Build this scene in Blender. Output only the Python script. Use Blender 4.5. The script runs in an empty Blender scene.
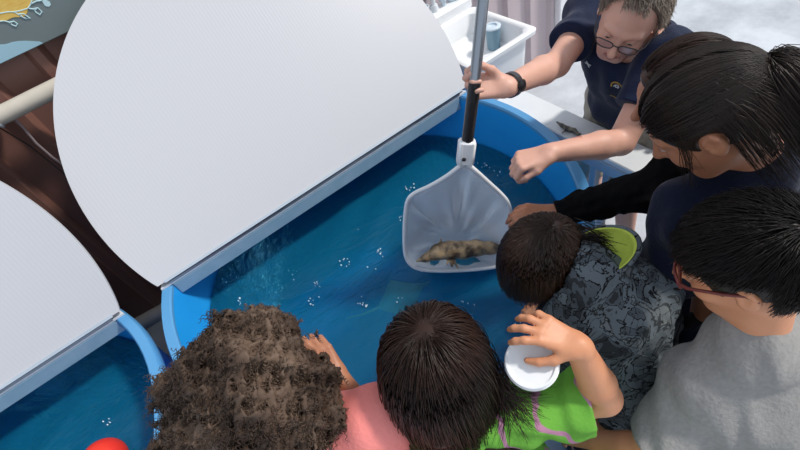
import bpy, math, random
import numpy as np
from mathutils import Vector, Matrix
from mathutils.bvhtree import BVHTree
random.seed(4); RNG=np.random.default_rng(7)
S=bpy.context.scene; COL=S.collection; PI=math.pi
A=lambda *v: np.array(v if len(v)>1 else v[0],dtype=float)
nrm=lambda v: v/(np.linalg.norm(v)+1e-12)

# ------------------------------------------------------------------ camera frame (columns: picture right, picture down, forward)
CM=np.array([[.78865965,-.56263848,.24789897],[-.57339517,-.52756285,.6268137],[-.22188722,-.63648675,-.73868172]])
CF=458.5; CC=A(0,0,1.92)
def W(x,y,d): return CC+CM@A((x-400)*d/CF,(y-225)*d/CF,d)
def Wz(x,y,z):
    r=CM@A(x-400,y-225,CF); return CC+r*((z-CC[2])/r[2])
def Wv(x,y,v):
    r=CM@A(x-400,y-225,CF); return CC+r*(v/r[1])
def cv(x,y,z): return CM@A(x,y,z)          # picture-frame direction to world direction
cam=bpy.data.objects.new('camera',bpy.data.cameras.new('camera')); COL.objects.link(cam)
mw=Matrix.Identity(4)
for i in range(3):
    mw[i][0]=CM[i][0]; mw[i][1]=-CM[i][1]; mw[i][2]=-CM[i][2]; mw[i][3]=CC[i]
cam.matrix_world=mw; cam.data.sensor_width=36; cam.data.lens=CF/800*36; cam.data.clip_start=.02
S.camera=cam
cam.data.dof.use_dof=False

# ------------------------------------------------------------------ materials
def mat(name,col,rough=.5,metal=0,spec=.5,bump=None,var=None,sheen=0,sub=0,coord='Object'):
    m=bpy.data.materials.new(name); m.use_nodes=True; n=m.node_tree.nodes; l=m.node_tree.links; b=n['Principled BSDF']
    b.inputs['Base Color'].default_value=(*col,1); b.inputs['Roughness'].default_value=rough; b.inputs['Metallic'].default_value=metal
    b.inputs['Specular IOR Level'].default_value=spec
    if sheen: b.inputs['Sheen Weight'].default_value=sheen
    if sub: b.inputs['Subsurface Weight'].default_value=sub; b.inputs['Subsurface Radius'].default_value=(.02,.008,.004); b.inputs['Subsurface Scale'].default_value=.3
    tc=n.new('ShaderNodeTexCoord')
    if var:                                 # (second colour, scale, sharpness)
        c2,sc,sh=var[:3]; t=n.new('ShaderNodeTexNoise'); t.inputs['Scale'].default_value=sc; t.inputs['Detail'].default_value=5
        if len(var)>3:
            mp=n.new('ShaderNodeMapping'); mp.inputs['Scale'].default_value=var[3]; l.new(tc.outputs[coord],mp.inputs[0]); l.new(mp.outputs[0],t.inputs['Vector'])
        else: l.new(tc.outputs[coord],t.inputs['Vector'])
        r=n.new('ShaderNodeValToRGB'); r.color_ramp.elements[0].position=.5-sh; r.color_ramp.elements[1].position=.5+sh
        r.color_ramp.elements[0].color=(*col,1); r.color_ramp.elements[1].color=(*c2,1)
        l.new(t.outputs[0],r.inputs[0]); l.new(r.outputs[0],b.inputs['Base Color'])
    if bump:
        t=n.new('ShaderNodeTexNoise'); t.inputs['Scale'].default_value=bump[0]; t.inputs['Detail'].default_value=4; l.new(tc.outputs[coord],t.inputs['Vector'])
        u=n.new('ShaderNodeBump'); u.inputs['Strength'].default_value=bump[1]; u.inputs['Distance'].default_value=.01
        l.new(t.outputs[0],u.inputs['Height']); l.new(u.outputs[0],b.inputs['Normal'])
    return m
def N(m): return m.node_tree.nodes,m.node_tree.links,m.node_tree.nodes['Principled BSDF']

M={}
M['rim']=mat('light_blue_plastic',(.10,.33,.62),.35,bump=(30,.05))
M['tank']=mat('blue_plastic',(.012,.33,.85),.4,var=((.02,.38,.90),5,.3),bump=(12,.1))
M['beam']=mat('grey_blue_plastic',(.23,.38,.50),.4,var=((.30,.44,.56),14,.2))
M['cover']=mat('white_cover',(.72,.74,.77),.5)
M['white']=mat('white_plastic',(.86,.87,.88),.35)
M['whitepaint']=mat('white_painted_board',(.80,.82,.83),.45,var=((.70,.73,.76),9,.3))
M['greyframe']=mat('pale_grey_metal',(.42,.50,.58),.4,var=((.5,.57,.64),12,.3))
M['pipe']=mat('cream_pipe',(.72,.67,.58),.45,var=((.5,.45,.38),7,.25))
M['cable']=mat('grey_cable',(.30,.24,.25),.5)
M['black']=mat('black_grip',(.012,.012,.014),.35,bump=(90,.2))
M['alu']=mat('brushed_aluminium',(.33,.36,.40),.28,metal=.85)
M['skinL']=mat('fair_skin',(.66,.36,.27),.5,var=((.74,.42,.32),22,.3),bump=(120,.08),sub=.12)
M['skinM']=mat('tan_skin',(.60,.25,.125),.48,var=((.68,.31,.165),20,.3),bump=(120,.06),sub=.12)
M['skinD']=mat('brown_skin',(.42,.17,.09),.48,var=((.48,.21,.115),20,.3),bump=(120,.06),sub=.1)
M['lip']=mat('lip_skin',(.42,.16,.13),.45)
M['eye']=mat('eye_white',(.75,.72,.70),.2)
M['iris']=mat('dark_iris',(.05,.03,.02),.15)
M['navy']=mat('navy_knit',(.007,.012,.036),.85,spec=.2,bump=(160,.25),var=((.011,.018,.052),14,.3),sheen=.1)
M['navy2']=mat('navy_jersey',(.006,.009,.024),.9,spec=.15,bump=(90,.25),var=((.009,.014,.036),9,.3),sheen=.1)
M['blackknit']=mat('black_knit',(.006,.006,.007),.95,spec=.1,bump=(60,.6))
M['greymarl']=mat('grey_marl_cotton',(.27,.26,.25),.9,spec=.15,bump=(130,.3),var=((.33,.32,.305),90,.25))
M['pink']=mat('coral_pink_cotton',(.93,.26,.23),.8,spec=.2,bump=(120,.2),var=((.96,.31,.28),10,.3))
M['green']=mat('lime_green_cotton',(.20,.50,.05),.85,spec=.2,bump=(110,.2))
M['lime']=mat('lime_lining',(.52,.62,.10),.8,spec=.2,bump=(100,.3))
M['khaki']=mat('khaki_cotton',(.36,.32,.26),.85,bump=(80,.3),var=((.44,.40,.33),14,.2))
M['darkcloth']=mat('black_trouser_cloth',(.012,.012,.014),.9,bump=(70,.3))
M['shoe']=mat('dark_shoe',(.03,.03,.035),.6)
M['specred']=mat('dark_red_frame',(.16,.025,.02),.3)
M['specdark']=mat('dark_metal_frame',(.06,.055,.06),.3,metal=.4)
M['red']=mat('red_plastic',(.80,.035,.015),.4)
M['bluegrey']=mat('blue_grey_plastic',(.16,.28,.36),.4)
M['aqua']=mat('aqua_plastic',(.04,.52,.80),.3)
M['clearish']=mat('pale_clear_plastic',(.62,.72,.80),.2)
M['gold']=mat('gold_thread',(.55,.32,.05),.6)
M['silver']=mat('pale_thread',(.72,.72,.72),.6)
M['mauve']=mat('mauve_print',(.55,.28,.40),.8)
# green shirt with mauve brush stripes
n,l,b=N(M['green']); tc=n.new('ShaderNodeTexCoord'); wv=n.new('ShaderNodeTexWave'); wv.inputs['Scale'].default_value=5.2; wv.inputs['Distortion'].default_value=5; wv.inputs['Detail'].default_value=3; wv.inputs['Detail Scale'].default_value=1.3
mp=n.new('ShaderNodeMapping'); mp.inputs['Rotation'].default_value=(.3,.7,.9); l.new(tc.outputs['Object'],mp.inputs[0]); l.new(mp.outputs[0],wv.inputs[0])
r=n.new('ShaderNodeValToRGB'); e=r.color_ramp.elements; e[0].position=.945; e[0].color=(.14,.38,.05,1); e[1].position=.975; e[1].color=(.42,.20,.30,1); l.new(wv.outputs[0],r.inputs[0]); l.new(r.outputs[0],b.inputs['Base Color'])
# hair
def hairmat(name,c1,c2,rough=.42,spec=.5):
    m=mat(name,c1,rough,spec=spec,var=(c2,9,.2)); return m
M['hairman']=hairmat('greying_brown_hair',(.13,.085,.055),(.36,.30,.25),.5)
M['hairblack']=hairmat('black_hair',(.006,.0045,.004),(.016,.010,.008),.42,.3)
M['hairdark']=hairmat('dark_brown_hair',(.008,.005,.004),(.028,.016,.011),.42,.32)
M['hairchestnut']=hairmat('chestnut_hair',(.022,.010,.006),(.085,.042,.026),.34,.6)
M['hairbrown']=hairmat('brown_black_hair',(.013,.007,.005),(.038,.017,.011),.42,.32)
M['haircurl']=hairmat('curly_brown_hair',(.036,.020,.013),(.15,.098,.068),.6,.3)
# camouflage hoodie
m=mat('grey_camouflage_cloth',(.1,.11,.12),.9,spec=.15,bump=(90,.3)); n,l,b=N(m); tc=n.new('ShaderNodeTexCoord')
t=n.new('ShaderNodeTexNoise'); t.inputs['Scale'].default_value=13; t.inputs['Detail'].default_value=4; t.inputs['Distortion'].default_value=1.2; l.new(tc.outputs['Object'],t.inputs[0])
r=n.new('ShaderNodeValToRGB'); r.color_ramp.interpolation='CONSTANT'; e=r.color_ramp.elements; e[0].color=(.035,.04,.045,1); e[1].position=.42; e[1].color=(.085,.10,.115,1)
for p,c in ((.485,(.012,.012,.014)),(.505,(.13,.155,.175)),(.60,(.05,.057,.063)),(.64,(.16,.18,.19))):
    x=e.new(p); x.color=(*c,1)
l.new(t.outputs[0],r.inputs[0])
t2=n.new('ShaderNodeTexNoise'); t2.inputs['Scale'].default_value=9; t2.inputs['Detail'].default_value=6; t2.inputs['Distortion'].default_value=2; mp=n.new('ShaderNodeMapping'); mp.inputs['Location'].default_value=(3,1,7); l.new(tc.outputs['Object'],mp.inputs[0]); l.new(mp.outputs[0],t2.inputs[0])
r2=n.new('ShaderNodeValToRGB'); e=r2.color_ramp.elements; e[0].position=.505; e[0].color=(0,0,0,1); e[1].position=.51; e[1].color=(1,1,1,1); x=e.new(.52); x.color=(1,1,1,1); x=e.new(.525); x.color=(0,0,0,1); l.new(t2.outputs[0],r2.inputs[0])
mx=n.new('ShaderNodeMixRGB'); mx.inputs[2].default_value=(.008,.008,.009,1); l.new(r2.outputs[0],mx.inputs[0]); l.new(r.outputs[0],mx.inputs[1]); l.new(mx.outputs[0],b.inputs['Base Color']); M['camo']=m
# tan patterned shorts
M['tancamo']=mat('tan_patterned_cloth',(.10,.07,.045),.9,var=((.50,.42,.32),22,.06),bump=(60,.4))
# mottled fish skin
M['fish']=mat('mottled_fish_skin',(.085,.052,.026),.3,spec=.7,var=((.50,.35,.19),32,.12),bump=(70,.5))
M['fish2']=mat('dark_mottled_fish_skin',(.03,.028,.022),.4,var=((.22,.20,.15),60,.12),bump=(80,.4))
M['ray']=mat('sandy_fish_skin',(.50,.46,.36),.6,var=((.40,.40,.33),60,.2))
# lids: ribbed twin-wall sheet
m=mat('ribbed_white_sheet',(.555,.56,.59),.36,spec=.45); n,l,b=N(m); tc=n.new('ShaderNodeTexCoord'); wv=n.new('ShaderNodeTexWave'); wv.inputs['Scale'].default_value=26; wv.bands_direction='X'
mp=n.new('ShaderNodeMapping'); mp.inputs['Rotation'].default_value=(0,0,.0); l.new(tc.outputs['Object'],mp.inputs[0]); l.new(mp.outputs[0],wv.inputs[0])
u=n.new('ShaderNodeBump'); u.inputs['Strength'].default_value=.05; u.inputs['Distance'].default_value=.002; l.new(wv.outputs[0],u.inputs['Height']); l.new(u.outputs[0],b.inputs['Normal']); M['lid']=m
# wall: weathered brown ribbed steel; right part a sunlit, hazed copy
M['wall']=mat('brown_ribbed_steel',(.20,.092,.070),.42,spec=.5,var=((.24,.115,.088),3,.3),bump=(40,.08))
M['wallsunlit']=mat('sun_haze_tinted_ribbed_steel',(.50,.41,.43),.45,var=((.56,.47,.48),4,.3))  # sunlight and haze on the wall's right part, put into its colour
# floor
m=mat('concrete',(.52,.54,.57),.6,bump=(30,.15)); n,l,b=N(m); tc=n.new('ShaderNodeTexCoord')
t=n.new('ShaderNodeTexNoise'); t.inputs['Scale'].default_value=2.2; t.inputs['Detail'].default_value=8; t.inputs['Roughness'].default_value=.65; l.new(tc.outputs['Object'],t.inputs[0])
r=n.new('ShaderNodeValToRGB'); e=r.color_ramp.elements; e[0].position=.35; e[0].color=(.40,.42,.45,1); e[1].position=.62; e[1].color=(.60,.63,.67,1); l.new(t.outputs[0],r.inputs[0]); l.new(r.outputs[0],b.inputs['Base Color']); M['floor']=m
# net cloth
m=bpy.data.materials.new('fine_white_mesh'); m.use_nodes=True; n=m.node_tree.nodes; l=m.node_tree.links; b=n['Principled BSDF']; b.inputs['Base Color'].default_value=(.90,.95,1,1); b.inputs['Roughness'].default_value=.5
tr=n.new('ShaderNodeBsdfTransparent'); mx=n.new('ShaderNodeMixShader'); lw=n.new('ShaderNodeLayerWeight'); lw.inputs[0].default_value=.35
mr=n.new('ShaderNodeMapRange'); mr.inputs['To Min'].default_value=.44; mr.inputs['To Max'].default_value=.97; l.new(lw.outputs['Facing'],mr.inputs['Value']); l.new(mr.outputs[0],mx.inputs[0])
l.new(tr.outputs[0],mx.inputs[1]); l.new(b.outputs[0],mx.inputs[2]); l.new(mx.outputs[0],n['Material Output'].inputs[0]); M['net']=m
# lens glass
m=bpy.data.materials.new('lens_glass'); m.use_nodes=True; n=m.node_tree.nodes; l=m.node_tree.links; n.remove(n['Principled BSDF']); tr=n.new('ShaderNodeBsdfTransparent'); gl=n.new('ShaderNodeBsdfGlossy'); gl.inputs['Roughness'].default_value=.05; mx=n.new('ShaderNodeMixShader'); mx.inputs[0].default_value=.12
l.new(tr.outputs[0],mx.inputs[1]); l.new(gl.outputs[0],mx.inputs[2]); l.new(mx.outputs[0],n['Material Output'].inputs[0]); M['lens']=m
# water
def watermat(name,tint):
    m=bpy.data.materials.new(name); m.use_nodes=True; n=m.node_tree.nodes; l=m.node_tree.links; n.remove(n['Principled BSDF'])
    tr=n.new('ShaderNodeBsdfTransparent'); tr.inputs[0].default_value=(*tint,1); gl=n.new('ShaderNodeBsdfGlossy'); gl.inputs['Roughness'].default_value=.08; fr=n.new('ShaderNodeFresnel'); fr.inputs[0].default_value=1.33
    df=n.new('ShaderNodeBsdfDiffuse'); df.inputs[0].default_value=(.007,.20,.37,1)
    m0=n.new('ShaderNodeMixShader'); m0.inputs[0].default_value=.40; l.new(tr.outputs[0],m0.inputs[1]); l.new(df.outputs[0],m0.inputs[2])
    tc=n.new('ShaderNodeTexCoord'); t=n.new('ShaderNodeTexNoise'); t.inputs['Scale'].default_value=11; t.inputs['Detail'].default_value=5; t.inputs['Distortion'].default_value=.8
    mp=n.new('ShaderNodeMapping'); mp.inputs['Scale'].default_value=(1,2.4,1); mp.inputs['Rotation'].default_value=(0,0,.5); l.new(tc.outputs['Object'],mp.inputs[0]); l.new(mp.outputs[0],t.inputs[0])
    u=n.new('ShaderNodeBump'); u.inputs['Strength'].default_value=.55; u.inputs['Distance'].default_value=.02; l.new(t.outputs[0],u.inputs['Height'])
    l.new(u.outputs[0],gl.inputs['Normal']); l.new(u.outputs[0],fr.inputs['Normal'])
    mx=n.new('ShaderNodeMixShader'); l.new(fr.outputs[0],mx.inputs[0]); l.new(m0.outputs[0],mx.inputs[1]); l.new(gl.outputs[0],mx.inputs[2]); l.new(mx.outputs[0],n['Material Output'].inputs[0]); return m
M['water']=watermat('tank_water',(.36,.78,.92))
M['foam']=mat('white_froth',(.80,.88,.92),.3)
# sign
M['signbg']=mat('grey_green_print',(.165,.205,.205),.5,var=((.19,.235,.24),5,.3)); M['signband']=mat('pale_blue_print',(.36,.58,.68),.5); M['petal']=mat('golden_print',(.72,.42,.06),.5,var=((.85,.60,.16),30,.2,(1,1,6))); M['vine']=mat('ice_blue_print',(.55,.76,.80),.5)

# ------------------------------------------------------------------ object helpers
def link(name,me,m,parent=None,smooth=True):
    if m is not None:
        for k in (m if isinstance(m,(list,tuple)) else [m]): me.materials.append(k)
    if smooth: me.polygons.foreach_set('use_smooth',[True]*len(me.polygons))
    me.update()
    o=bpy.data.objects.new(name,me); COL.objects.link(o)
    if parent is not None:
        o.parent=parent; o.matrix_parent_inverse=PINV.get(parent.name,Matrix.Identity(4))
    return o
PINV={}
def tag(o,label=None,cat=None,group=None,kind=None):
    if label: o['label']=label
    if cat: o['category']=cat
    if group: o['group']=group
    if kind: o['kind']=kind
    return o
def thing(name,loc,label,cat,group=None):
    o=bpy.data.objects.new(name,None); COL.objects.link(o); o.location=loc; o.empty_display_size=.05
    PINV[o.name]=Matrix.Translation(Vector(loc)).inverted()      # children keep world coordinates
    return tag(o,label,cat,group)
class MB:
    def __init__(s): s.v=[];s.f=[];s.mi=[]
    def add(s,V,F,mi=0):
        o=len(s.v); s.v+= [tuple(map(float,p)) for p in V]; s.f+=[tuple(int(i)+o for i in f) for f in F]; s.mi+=[mi]*len(F); return s
    def box(s,c,sz,R=None,bev=0,mi=0):
        c=A(c);h=A(sz)/2; R=np.eye(3) if R is None else R
        b=min(bev,h.min()*.9)
        if b<=0:
            V=[c+R@(h*A(i,j,k)) for i in(-1,1) for j in(-1,1) for k in(-1,1)]
            return s.add(V,[(0,1,3,2),(4,6,7,5),(0,4,5,1),(2,3,7,6),(0,2,6,4),(1,5,7,3)],mi)
        V=[];idx={}
        for i in(-1,1):
            for j in(-1,1):
                for k in(-1,1):
                    for ax in range(3):
                        q=h-b; q=q.copy(); q[ax]=h[ax]; idx[(i,j,k,ax)]=len(V); V.append(c+R@(q*A(i,j,k)))
        F=[]
        for ax in range(3):
            a1,a2=[(1,2),(2,0),(0,1)][ax]
            for sg in(-1,1):
                q=[]
                for (p1,p2) in((-1,-1),(1,-1),(1,1),(-1,1)):
                    t=[0,0,0];t[ax]=sg;t[a1]=p1;t[a2]=p2;q.append(idx[(*t,ax)])
                F.append(tuple(q if sg>0 else q[::-1]))
        for ax in range(3):
            a1,a2=[(1,2),(2,0),(0,1)][ax]
            for p1 in(-1,1):
                for p2 in(-1,1):
                    q=[]
                    for (sg,fa) in((-1,a1),(1,a1),(1,a2),(-1,a2)):
                        t=[0,0,0];t[ax]=sg;t[a1]=p1;t[a2]=p2;q.append(idx[(*t,fa)])
                    F.append(tuple(q if p1*p2<0 else q[::-1]))
        for i in(-1,1):
            for j in(-1,1):
                for k in(-1,1):
                    q=[idx[(i,j,k,a)] for a in range(3)]; F.append(tuple(q if i*j*k>0 else q[::-1]))
        return s.add(V,F,mi)
    def tube(s,pts,r,n=12,cap=True,closed=False,mi=0,sx=1.0):
        P=[A(p) for p in pts]; m=len(P); rs=r if hasattr(r,'__len__') else [r]*m
        V=[];F=[];up=None
        for i in range(m):
            if closed: t=nrm(P[(i+1)%m]-P[i-1])
            else: t=nrm(P[min(i+1,m-1)]-P[max(i-1,0)])
            if up is None:
                up=A(0,0,1) if abs(t[2])<.9 else A(1,0,0)
            x=nrm(up-t*(up@t)); up=x; y=np.cross(t,x)
            for k in range(n):
                a=2*PI*k/n; V.append(P[i]+x*math.cos(a)*rs[i]*sx+y*math.sin(a)*rs[i])
        for i in range(m if closed else m-1):
            j=(i+1)%m
            for k in range(n): F.append((i*n+k,i*n+(k+1)%n,j*n+(k+1)%n,j*n+k))
        if cap and not closed: F.append(tuple(range(n))[::-1]); F.append(tuple((m-1)*n+k for k in range(n)))
        return s.add(V,F,mi)
    def lathe(s,c,prof,ax=(0,0,1),n=32,closed=False,mi=0):
        c=A(c); z=nrm(A(ax)); x=nrm(np.cross(z,A(0,1,0) if abs(z[1])<.9 else A(1,0,0))); y=np.cross(z,x)
        V=[c+(x*math.cos(2*PI*k/n)+y*math.sin(2*PI*k/n))*r+z*h for (r,h) in prof for k in range(n)]
        F=[];m=len(prof)
        for i in range(m if closed else m-1):
            j=(i+1)%m
            for k in range(n): F.append((i*n+k,i*n+(k+1)%n,j*n+(k+1)%n,j*n+k))
        if not closed:
            if prof[0][0]>1e-6: F.append(tuple(range(n))[::-1])
            if prof[-1][0]>1e-6: F.append(tuple((m-1)*n+k for k in range(n)))
        return s.add(V,F,mi)
    def prism(s,poly,z0,z1,fn,mi=0):       # poly (a,b) list; fn(a,b,h)->xyz
        n=len(poly); V=[fn(a,b,z0) for a,b in poly]+[fn(a,b,z1) for a,b in poly]
        F=[tuple(range(n))[::-1],tuple(range(n,2*n))]+[(i,(i+1)%n,n+(i+1)%n,n+i) for i in range(n)]
        return s.add(V,F,mi)
    def build(s,name,m,parent=None,smooth=True,ang=40):
        me=bpy.data.meshes.new(name); me.from_pydata(s.v,[],s.f)
        if any(s.mi): me.polygons.foreach_set('material_index',s.mi)
        o=link(name,me,m,parent,smooth)
        import bmesh
        b=bmesh.new(); b.from_mesh(me); bmesh.ops.recalc_face_normals(b,faces=b.faces)
        if smooth:
            for e in b.edges:
                if len(e.link_faces)==2 and e.calc_face_angle(0)>math.radians(ang): e.smooth=False
        b.to_mesh(me); b.free()
        return o

# ------------------------------------------------------------------ smooth implicit modelling (figures, cloth, hair caps, fish)
class Sdf:
    def __init__(s,vox): s.vox=vox; s.p=[]; s.post=[]; s.disp=None
    def cone(s,a,b,ra,rb,k=.02,op='u',flat=None): s.p.append(('c',A(a),A(b),ra,rb,k,op,flat)); return s
    def chain(s,pts,rs,k=.02):
        for i in range(len(pts)-1): s.cone(pts[i],pts[i+1],rs[i],rs[i+1],k)
        return s
    def ell(s,c,r,R=None,k=.02,op='u'): s.p.append(('e',A(c),A(r),np.eye(3) if R is None else R,None,k,op,None)); return s
    def cut(s,p,nv,k=.004,near=None,rad=9): s.post.append((A(p),nrm(A(nv)),k,near,rad)); return s
    def mesh(s):
        lo=A(9,9,9);hi=-lo
        for q in s.p:
            if q[6]!='u': continue
            if q[0]=='c':
                r=max(q[3],q[4]); lo=np.minimum(lo,np.minimum(q[1],q[2])-r);hi=np.maximum(hi,np.maximum(q[1],q[2])+r)
            else: r=q[2].max(); lo=np.minimum(lo,q[1]-r);hi=np.maximum(hi,q[1]+r)
        pad=.012+3*s.vox; lo-=pad;hi+=pad; h=s.vox
        dims=np.ceil((hi-lo)/h).astype(int)+1
        ax=[(lo[i]+h*np.arange(dims[i])).astype(np.float32) for i in range(3)]
        f=np.full(dims,.08,np.float32)
        for q in s.p:
            k=q[5]; 
            if q[0]=='c': r=max(q[3],q[4]); l0=np.minimum(q[1],q[2])-r; h0=np.maximum(q[1],q[2])+r
            else: r=q[2].max(); l0=q[1]-r;h0=q[1]+r
            mg=k+3*h
            i0=np.clip(((l0-mg-lo)/h).astype(int),0,dims-1); i1=np.clip(((h0+mg-lo)/h).astype(int)+2,1,dims)
            if (i1<=i0).any(): continue
            sl=tuple(slice(a,b) for a,b in zip(i0,i1))
            X=ax[0][sl[0]][:,None,None];Y=ax[1][sl[1]][None,:,None];Z=ax[2][sl[2]][None,None,:]
            if q[0]=='c':
                a,b=q[1],q[2]; ab=b-a; L=ab@ab+1e-12
                px,py,pz=X-a[0],Y-a[1],Z-a[2]
                t=np.clip((px*ab[0]+py*ab[1]+pz*ab[2])/L,0,1)
                dx,dy,dz=px-t*ab[0],py-t*ab[1],pz-t*ab[2]
                if q[7] is not None:           # flattened across a direction
                    fn,fs=nrm(A(q[7][0])),q[7][1]; dn=dx*fn[0]+dy*fn[1]+dz*fn[2]
                    e=dn*(fs-1); dx=dx+e*fn[0];dy=dy+e*fn[1];dz=dz+e*fn[2]
                d=np.sqrt(dx*dx+dy*dy+dz*dz)-(q[3]+(q[4]-q[3])*t)
            else:
                c,rr,R=q[1],q[2],q[3]; x,y,z=X-c[0],Y-c[1],Z-c[2]
                u=[(R[0][i]*x+R[1][i]*y+R[2][i]*z) for i in range(3)]
                k0=np.sqrt((u[0]/rr[0])**2+(u[1]/rr[1])**2+(u[2]/rr[2])**2); k1=np.sqrt((u[0]/rr[0]**2)**2+(u[1]/rr[1]**2)**2+(u[2]/rr[2]**2)**2)+1e-6
                d=k0*(k0-1)/k1
            g=f[sl]; d=d.astype(np.float32)
            if q[6]=='u':
                hh=np.maximum(k-np.abs(g-d),0)/max(k,1e-6); f[sl]=np.minimum(g,d)-hh*hh*k*.25
            else:
                d=-d; hh=np.maximum(k-np.abs(g-d),0)/max(k,1e-6); f[sl]=np.maximum(g,d)+hh*hh*k*.25
        if s.disp is not None: f+=s.disp(ax[0][:,None,None],ax[1][None,:,None],ax[2][None,None,:]).astype(np.float32)
        for (p,nv,k,near,rad) in s.post:       # keep the side where (x-p).n<0
            d=((ax[0][:,None,None]-p[0])*nv[0]+(ax[1][None,:,None]-p[1])*nv[1]+(ax[2][None,None,:]-p[2])*nv[2]).astype(np.float32)
            if near is not None:
                c=A(near); w=np.sqrt((ax[0][:,None,None]-c[0])**2+(ax[1][None,:,None]-c[1])**2+(ax[2][None,None,:]-c[2])**2); d=np.where(w<rad,d,-1)
            hh=np.maximum(k-np.abs(f-d),0)/k; f=(np.maximum(f,d)+hh*hh*k*.25).astype(np.float32)
        f[0]=f[-1]=.05; f[:,0]=f[:,-1]=.05; f[:,:,0]=f[:,:,-1]=.05
        return nets(f,lo,h)
def nets(f,lo,h):
    sg=f<0; D=f.shape; st=A(D[1]*D[2],D[2],1).astype(np.int64); acc=None
    crs=[]
    for a in range(3):
        s0=[slice(None)]*3;s1=[slice(None)]*3;s0[a]=slice(0,-1);s1[a]=slice(1,None)
        c=np.argwhere(sg[tuple(s0)]!=sg[tuple(s1)]); 
        o=np.zeros(3,int);o[a]=1; fa=f[tuple(c.T)]; fb=f[tuple((c+o).T)]; t=fa/(fa-fb)
        p=c.astype(float); p[:,a]+=t; crs.append((a,c,p,fa<0))
    ids=[];pp=[];quads=[]
    for a,c,p,ins in crs:
        b,d=[(1,2),(2,0),(0,1)][a]; ob=np.zeros(3,int);ob[b]=1;od=np.zeros(3,int);od[d]=1
        base=c@st; q=np.stack([base-ob@st-od@st,base-od@st,base,base-ob@st],1)
        q=np.where(ins[:,None],q,q[:,::-1]); quads.append(q)
        for k in range(4): ids.append(q[:,k]); pp.append(p)
    ids=np.concatenate(ids);pp=np.concatenate(pp);quads=np.concatenate(quads)
    u,inv=np.unique(ids,return_inverse=True); V=np.zeros((len(u),3)); cnt=np.bincount(inv)
    for i in range(3): V[:,i]=np.bincount(inv,pp[:,i])/cnt
    F=inv[:len(ids)].reshape(-1) if False else np.searchsorted(u,quads)
    return V*h+lo,F
def npmesh(name,V,F,m,parent=None,smooth=True,mi=None):
    me=bpy.data.meshes.new(name); k=F.shape[1]
    me.vertices.add(len(V)); me.vertices.foreach_set('co',np.asarray(V,np.float32).ravel())
    me.loops.add(F.size); me.loops.foreach_set('vertex_index',F.astype(np.int32).ravel())
    me.polygons.add(len(F)); me.polygons.foreach_set('loop_start',np.arange(0,F.size,k,dtype=np.int32)); 
    me.update(calc_edges=True)
    if mi is not None: me.polygons.foreach_set('material_index',np.asarray(mi,np.int32))
    return link(name,me,m,parent,smooth)
def sdfobj(name,s,m,parent=None,mifn=None):
    V,F=s.mesh(); mi=mifn(V[F].mean(1)) if mifn else None
    return npmesh(name,V,F,m,parent,True,mi)
def tubes(P,r0,r1=None,sides=3):
    """P (strands,steps,3) -> tapered thin tubes"""
    n,m,_=P.shape; r1=r0*.25 if r1 is None else r1
    T=np.gradient(P,axis=1); T/=np.linalg.norm(T,axis=2,keepdims=True)+1e-9
    ref=np.where(np.abs(T[:,:,2:3])<.9,A(0,0,1),A(1,0,0)); X=np.cross(T,ref); X/=np.linalg.norm(X,axis=2,keepdims=True)+1e-9; Y=np.cross(T,X)
    t=np.linspace(0,1,m)[None,:,None]; r=r0+(r1-r0)*t**2; r=r*np.minimum(1,.4+t*6)
    V=np.stack([P+(X*math.cos(2*PI*k/sides)+Y*math.sin(2*PI*k/sides))*r for k in range(sides)],2)
    V=V.reshape(-1,3); i=np.arange(n)[:,None,None]*m*sides; j=np.arange(m-1)[None,:,None]*sides; k=np.arange(sides)[None,None,:]; k2=(k+1)%sides
    F=np.stack([i+j+k,i+j+k2,i+j+sides+k2,i+j+sides+k],3).reshape(-1,4)
    return V,F
def grow(P0,D0,steps,step,flow,balls=(),off=None):
    P=[P0.copy()]; d=D0.copy(); p=P0.copy()
    off=np.zeros(len(P0)) if off is None else off
    for k in range(steps):
        d=flow(p,d,k/steps); d/=np.linalg.norm(d,axis=1,keepdims=True)+1e-9
        q=p+d*(step if np.isscalar(step) else step[:,None])
        for (c,R,r) in balls:
            z=((q-c)@R)/(r+off[:,None]); L=np.linalg.norm(z,axis=1,keepdims=True); z=np.where(L<1,z/(L+1e-9),z); q=c+(z*(r+off[:,None]))@R.T
        nd=q-p; nd/=np.linalg.norm(nd,axis=1,keepdims=True)+1e-9; d=nd; p=q; P.append(p.copy())
    return np.stack(P,1)
def join(parts):
    Vs=[];Fs=[];o=0
    for V,F in parts: Vs.append(V);Fs.append(F+o);o+=len(V)
    return np.concatenate(Vs),np.concatenate(Fs)
def frame(f,u):
    """head frame: columns forward, left, up"""
    f=nrm(A(f)); u=A(u)-f*(A(u)@f); u=nrm(u); return np.stack([f,np.cross(u,f),u],1)

def wrinkle(amp,sc,seed=0,dirn=(1,.4,.7)):
    rs=np.random.default_rng(seed); ks=[(rs.normal(size=3)*sc*(1+i*.6),rs.uniform(0,6),1/(1+i*.5)) for i in range(5)]
    def fn(X,Y,Z):
        o=0
        for k,ph,a in ks: o=o+a*np.sin(X*k[0]+Y*k[1]+Z*k[2]+ph+1.3*np.sin(X*k[1]*.6+Z*k[0]*.5+Y*k[2]*.4))
        return amp*.5*o
    return fn

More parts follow.
